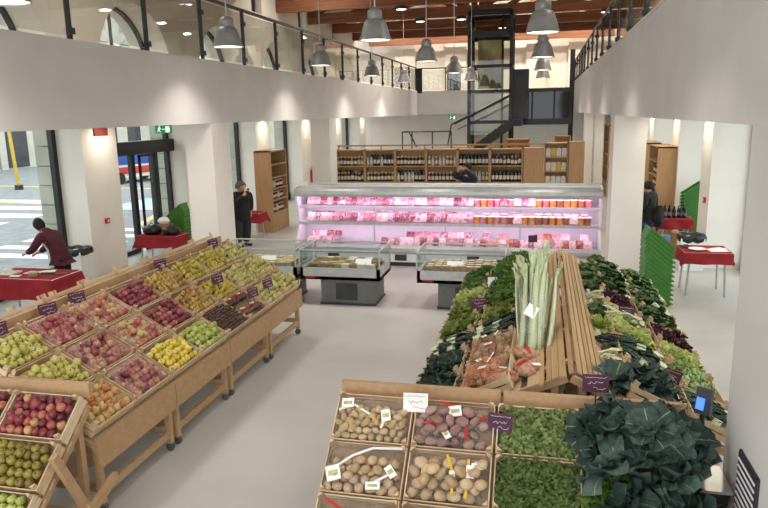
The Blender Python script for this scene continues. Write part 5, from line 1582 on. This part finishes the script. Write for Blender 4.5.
# ================================================================== PEOPLE
def skin_mesh(name, verts, edges, radii, mats, root=0, sub=2, fat=1.25):
    me = bpy.data.meshes.new(name); me.from_pydata([tuple(v) for v in verts], edges, [])
    o = bpy.data.objects.new(name, me); COL.objects.link(o)
    md = o.modifiers.new('skin', 'SKIN'); md.branch_smoothing = .6; md.use_smooth_shade = True
    sk = me.skin_vertices[0].data
    for i, r in enumerate(radii):
        sk[i].radius = tuple(q * fat for q in r) if isinstance(r, tuple) else (r * fat, r * fat)
        sk[i].use_root = (i == root)
    o.modifiers.new('sub', 'SUBSURF').levels = sub
    o.modifiers['sub'].render_levels = sub
    dg = bpy.context.evaluated_depsgraph_get()
    m2 = bpy.data.meshes.new_from_object(o.evaluated_get(dg))
    bpy.data.objects.remove(o); bpy.data.meshes.remove(me)
    m2.name = name
    m2.materials.clear()
    for m in mats: m2.materials.append(m)
    m2.polygons.foreach_set('use_smooth', [True] * len(m2.polygons))
    return m2

class Chain:
    def __init__(s): s.v = []; s.e = []; s.r = []
    def add(s, p, r, prev=None):
        s.v.append(Vector(p)); s.r.append(r)
        i = len(s.v) - 1
        if prev is not None: s.e.append((prev, i))
        return i
    def path(s, prev, pts):
        for p, r in pts: prev = s.add(p, r, prev)
        return prev

def hand(c, wi, wr, dirv, palm_n, curl):
    """palm and five unequal bent fingers continuing the wrist vertex."""
    d = Vector(dirv).normalized(); n = Vector(palm_n); n = (n - d * n.dot(d)).normalized(); s = d.cross(n).normalized()
    pm = c.add(Vector(wr) + d * .05, (.034, .018), wi)
    for k, (off, L) in enumerate(((-.03, .062), (-.01, .075), (.01, .08), (.03, .07))):
        a = Vector(wr) + d * .085 + s * off
        p1 = a + (d * math.cos(curl) + n * math.sin(curl)) * L * .55
        p2 = p1 + (d * math.cos(2.1 * curl) + n * math.sin(2.1 * curl)) * L * .5
        c.path(pm, [(a, .011), (p1, .0095), (p2, .008)])
    t0 = Vector(wr) + d * .035 - s * .035 * -1
    c.path(pm, [(t0 + n * .012, .012), (t0 + d * .035 + s * .02 + n * .03, .01), (t0 + d * .06 + s * .012 + n * .045, .009)])

def person(label, loc, rz, J, cols, hair_len=.0, coat_z=.86, female=False, hair_dark=None):
    """J: joint positions in metres, standing frame facing -Y."""
    t = thing('person', label, 'person', loc, (0, 0, rz))
    D = dict(pelvis=(0, 0, .95), waist=(0, 0, 1.1), chest=(0, 0, 1.3), neck=(0, 0, 1.47), head=(0, -.02, 1.62),
             shL=(.19, 0, 1.42), elL=(.25, .03, 1.14), wrL=(.24, -.08, .9), shR=(-.19, 0, 1.42), elR=(-.25, .03, 1.14), wrR=(-.24, -.08, .9),
             hipL=(.095, 0, .9), knL=(.1, -.02, .5), anL=(.1, .03, .1), hipR=(-.095, 0, .9), knR=(-.1, -.02, .5), anR=(-.1, .03, .1),
             hdL=(0, -.1, -1), hdR=(0, -.1, -1), pnL=(-1, 0, 0), pnR=(1, 0, 0), look=(0, -1, 0), curlL=.4, curlR=.4)
    D.update(J)
    V3 = {k: Vector(v) for k, v in D.items() if isinstance(v, tuple)}
    c = Chain()
    pe = c.add(V3['pelvis'], (.1, .08))
    wa = c.add(V3['waist'], (.135, .1), pe)
    ch = c.add(V3['chest'], (.15, .11), wa)
    nb = c.add(V3['neck'], .06, ch)
    hc = V3['head']; look = V3['look'].normalized()
    nk = c.add(V3['neck'] + (hc - V3['neck']) * .5, .052, nb)
    for S in 'LR':
        el = c.path(ch, [(V3['sh' + S], .062), ((V3['sh' + S] + V3['el' + S]) / 2, .048), (V3['el' + S], .042), ((V3['el' + S] + V3['wr' + S]) / 2, .038), (V3['wr' + S], .027)])
        hand(c, el, V3['wr' + S], V3['hd' + S], V3['pn' + S], D['curl' + S])
        kn = c.path(pe, [(V3['hip' + S] + Vector((0, 0, -.06)), .058), ((V3['hip' + S] + V3['kn' + S]) / 2, .056), (V3['kn' + S], .046), ((V3['kn' + S] * .6 + V3['an' + S] * .4), .045), (V3['an' + S], .038)])
        c.add(V3['an' + S] + Vector((0, -.13, -.06)), .032, kn)
    body = skin_mesh('person', c.v, c.e, c.r, [M['skin'], cols['eye']])
    # head joined to the same mesh: skull with brow, nose, mouth, ears and eyes
    h = MB()
    up = Vector((0, 0, 1)); rt = look.cross(up).normalized(); up2 = rt.cross(look).normalized()
    def hp(x, y, z): return hc + (rt * x + look * y + up2 * z) * 1.12
    def skull(u, v):
        a, b = 2 * math.pi * u, math.pi * (v - .5)
        x, y, z = .076 * math.cos(b) * math.sin(a), .095 * math.cos(b) * math.cos(a), .118 * math.sin(b)
        if z < 0:
            k = 1 - .28 * (-z / .118); x *= k; y *= (1 - .1 * (-z / .118)); y += .012 * (-z / .118)
        f = max(0, math.cos(a)) ** 24
        if -.05 < z < .015: y += .022 * f * math.sin(math.pi * (z + .05) / .065)
        f2 = max(0, math.cos(a)) ** 6
        y += .006 * f2 * math.exp(-((z + .062) / .012) ** 2) - .006 * f2 * math.exp(-((z - .012) / .014) ** 2)
        return hp(x, y, z)
    h.grid(skull, 32, 22)
    for sx in (-1, 1):
        for (dx, dy, dz, r, mi) in ((.03, .083, .012, .011, 1), (.077, -.005, 0, .02, 0)):
            q = MB().lathe([(0, -r), (r * .7, -r * .7), (r, 0), (r * .7, r * .7), (0, r)], 8)
            off = hp(sx * dx, dy, dz)
            h.add([(off.x + p[0] * (1 if mi else .5), off.y + p[1], off.z + p[2] * (.7 if mi else 1.5)) for p in q.v], q.f, mi)
    hm = h.mesh('head', [M['skin'], cols['eye']], angle=180)
    import bmesh
    bm = bmesh.new(); bm.from_mesh(body); bm.from_mesh(hm); bm.to_mesh(body); bm.free()
    bpy.data.meshes.remove(hm)
    put('body', body, t)
    # clothes
    c = Chain()
    lo = V3['pelvis'] + Vector((0, .0, coat_z - .95))
    a0 = c.add(V3['pelvis'], (.118, .095))
    if coat_z < .92: c.add(lo, (.1, .08), a0)
    w1 = c.add(V3['waist'], (.12, .095), a0)
    c1 = c.add(V3['chest'], (.14, .11), w1)
    c.add(V3['neck'] - Vector((0, 0, .015)), .075, c1)
    for S in 'LR':
        c.path(c1, [(V3['sh' + S], .066), ((V3['sh' + S] + V3['el' + S]) / 2, .054), (V3['el' + S], .047), ((V3['el' + S] + V3['wr' + S]) / 2, .042), (V3['wr' + S] * .94 + V3['el' + S] * .06, .034)])
    put('jacket', skin_mesh('jacket', c.v, c.e, c.r, [cols['top']], fat=1.75), t)
    c = Chain()
    tw = c.add(V3['pelvis'] * .55 + V3['waist'] * .45 + Vector((0, 0, .02)), (.115, .09))
    a0 = c.add(V3['pelvis'], (.125, .1), tw)
    for S in 'LR':
        c.path(a0, [(V3['hip' + S] + Vector((0, 0, -.06)), .075), ((V3['hip' + S] + V3['kn' + S]) / 2, .07), (V3['kn' + S], .062), ((V3['kn' + S] + V3['an' + S]) / 2, .058), (V3['an' + S] + Vector((0, 0, .0)), .055)])
    put('trousers', skin_mesh('trousers', c.v, c.e, c.r, [cols['legs']], fat=1.5), t)
    for S in 'LR':
        c = Chain()
        a0 = c.add(V3['an' + S] + Vector((0, .03, -.055)), (.045, .042)); b0 = c.add(V3['an' + S] + Vector((0, -.08, -.06)), (.045, .036), a0); c.add(V3['an' + S] + Vector((0, -.17, -.068)), (.038, .028), b0)
        put('shoe', skin_mesh('shoe', c.v, c.e, c.r, [cols['shoe']]), t)
    hb = MB()
    def hairf(u, v):
        a = 2 * math.pi * u
        front = max(0, math.cos(a)) ** 1.5
        low = -.05 - hair_len + front * (.1 + hair_len)
        b0 = math.asin(max(-1, min(1, low / .128)))
        b = b0 + (math.pi / 2 - b0) * v
        k = 1 + .04 * math.sin(7 * a) * math.cos(b)
        z = .128 * math.sin(b) if low > -.12 else .128 * math.sin(b)
        return hp(.088 * k * math.cos(b) * math.sin(a), .104 * k * math.cos(b) * math.cos(a) - .008, z + .004)
    hb.grid(hairf, 30, 10)
    hb.build('hair', cols['hair'], t, angle=180)
    return t, V3
eye = mat('eye_dark', '1c1614', '241c18')
C = lambda k, a, b=None: mat(k, a, b or a, scale=8, rough=.85)
# the woman working at the red table, bent forward
w, J = person('person in maroon cardigan bending over the red-clothed table', (-9.2, 11.4, 0), R(-90), dict(
    waist=(0, -.08, 1.1), chest=(0, -.22, 1.29), neck=(0, -.34, 1.42), head=(0, -.44, 1.53), look=(-.1, -1, -.6),
    shL=(.18, -.26, 1.37), elL=(.22, -.44, 1.1), wrL=(.1, -.7, .98), hdL=(-.2, -1, -.2), pnL=(0, 0, -1), shR=(-.18, -.26, 1.37), elR=(-.22, -.4, 1.1), wrR=(-.1, -.62, .95), hdR=(.2, -1, -.3), pnR=(0, 0, -1)),
    dict(top=C('maroon_knit', '471526', '54192e'), legs=C('dark_trousers', '1a1b20'), shoe=C('dark_shoe', '161616'), hair=C('dark_brown_hair', '20150f', '2c1d14'), eye=eye), hair_len=.05, coat_z=.88)
m = MB().add([(-.07, -.46, 1.33), (.07, -.46, 1.33), (.1, -.24, 1.02), (-.1, -.24, 1.02), (-.07, -.4, 1.36), (.07, -.4, 1.36), (.1, -.2, 1.02), (-.1, -.2, 1.02)], [(0, 1, 2, 3), (7, 6, 5, 4), (0, 4, 5, 1), (1, 5, 6, 2), (2, 6, 7, 3), (3, 7, 4, 0)])
m.build('shirt', C('white_shirt', 'd8d6d4'), w)
# man with phone
p, J = person('person in long black coat holding a phone up to the face', (-8.06, 17.28, 0), R(62), dict(
    head=(0, -.04, 1.62), look=(.05, -1, -.12), elR=(-.24, -.14, 1.18), wrR=(-.07, -.24, 1.43), hdR=(.35, -.05, 1), pnR=(.3, -1, 0), elL=(.26, .06, 1.14), wrL=(.2, -.02, .9), curlR=.7),
    dict(top=C('black_coat', '121214', '18181a'), legs=C('charcoal_trousers', '26262a', '2e2e32'), shoe=C('dark_shoe_man', '151515'), hair=C('grey_hair', '4a4644', '5c5856'), eye=eye), coat_z=.66)
ph = thing('phone', 'black phone held up by the person in the long black coat', 'phone', Vector((-8.06, 17.28, 0)) + Euler((0, 0, R(62))).to_matrix() @ Vector((-.03, -.39, 1.57)), (.2, 0, R(62)))
MB().box((0, 0, 0), (.07, .012, .14)).build('case', M['black'], ph, smooth=False)
MB().box((0, .007, 0), (.062, .002, .12)).build('screen', M['dkgrey'], ph, smooth=False)
p.scale = (1.45, 1.4, 1.03)
# man at the right
p, J = person('person in black jacket and blue jeans by the bottle table, seen from behind', (2.62, 17.9, 0), R(-122), dict(
    head=(0, -.03, 1.6), elL=(.27, .02, 1.16), wrL=(.22, -.2, 1.06), hdL=(-.3, -1, .1), pnL=(0, 0, 1)),
    dict(top=C('black_jacket', '131316', '1a1a1e'), legs=C('blue_jeans', '2c3f5e', '374c6e'), shoe=C('shoe_grey', '2a2a2c'), hair=C('black_hair', '16120f', '201a16'), eye=eye), coat_z=.82)
p.scale = (1.2, 1.2, 1.02)
t = thing('jacket', 'black jacket hanging over the arm of the person in blue jeans', 'jacket', (2.85, 17.72, .66))
def jf(u, v):
    a = 2 * math.pi * u
    k = (.6 + .5 * math.sin(math.pi * min(1, v * 1.1))) * (1 + .12 * math.sin(4 * a + 3 * v))
    return (.12 * k * math.cos(a), .15 * k * math.sin(a), .52 * v)
MB().grid(jf, 22, 10).build('cloth', C('black_jacket_cloth', '17171a', '202024'), t, angle=180)
# photographer behind the meat case
p, J = person('person in dark sweater raising a camera behind the meat case', (-2.2, 21.2, 0), R(-30), dict(
    head=(0, -.05, 1.68), neck=(0, 0, 1.5), look=(-.25, -1, -.1), elL=(.3, -.2, 1.45), wrL=(.06, -.3, 1.66), hdL=(-.8, -.1, .4), pnL=(0, 1, 0), elR=(-.3, -.22, 1.44), wrR=(-.1, -.32, 1.62), hdR=(.6, -.1, .6), pnR=(0, 1, 0), curlL=.8, curlR=.8),
    dict(top=C('navy_sweater', '1e222e', '262b38'), legs=C('dark_jeans', '22262e'), shoe=C('shoe_black', '181818'), hair=C('dark_hair', '1c1512', '281e18'), eye=eye), coat_z=.85)
q = Euler((0, 0, R(-30))).to_matrix()
p.scale = (1.15, 1.15, 1.1)
t = thing('camera', 'black camera held up by the person behind the meat case', 'camera', Vector((-2.2, 21.2, 0)) + q @ Vector((-.02, -.26, 1.68)), (0, 0, R(-30)))
MB().box((0, 0, 0), (.15, .07, .1)).box((0, 0, .065), (.05, .06, .04)).build('body', M['black'], t, smooth=False)
MB().tube((0, -.03, 0), (0, -.16, 0), .04, .042, 16).build('lens', M['dkgrey'], t)

# ------------------------------------------------------------------ remove the construction copy of the crate
def drop(o):
    for ch in list(o.children): drop(ch)
    bpy.data.objects.remove(o, do_unlink=True)
drop(BARE)
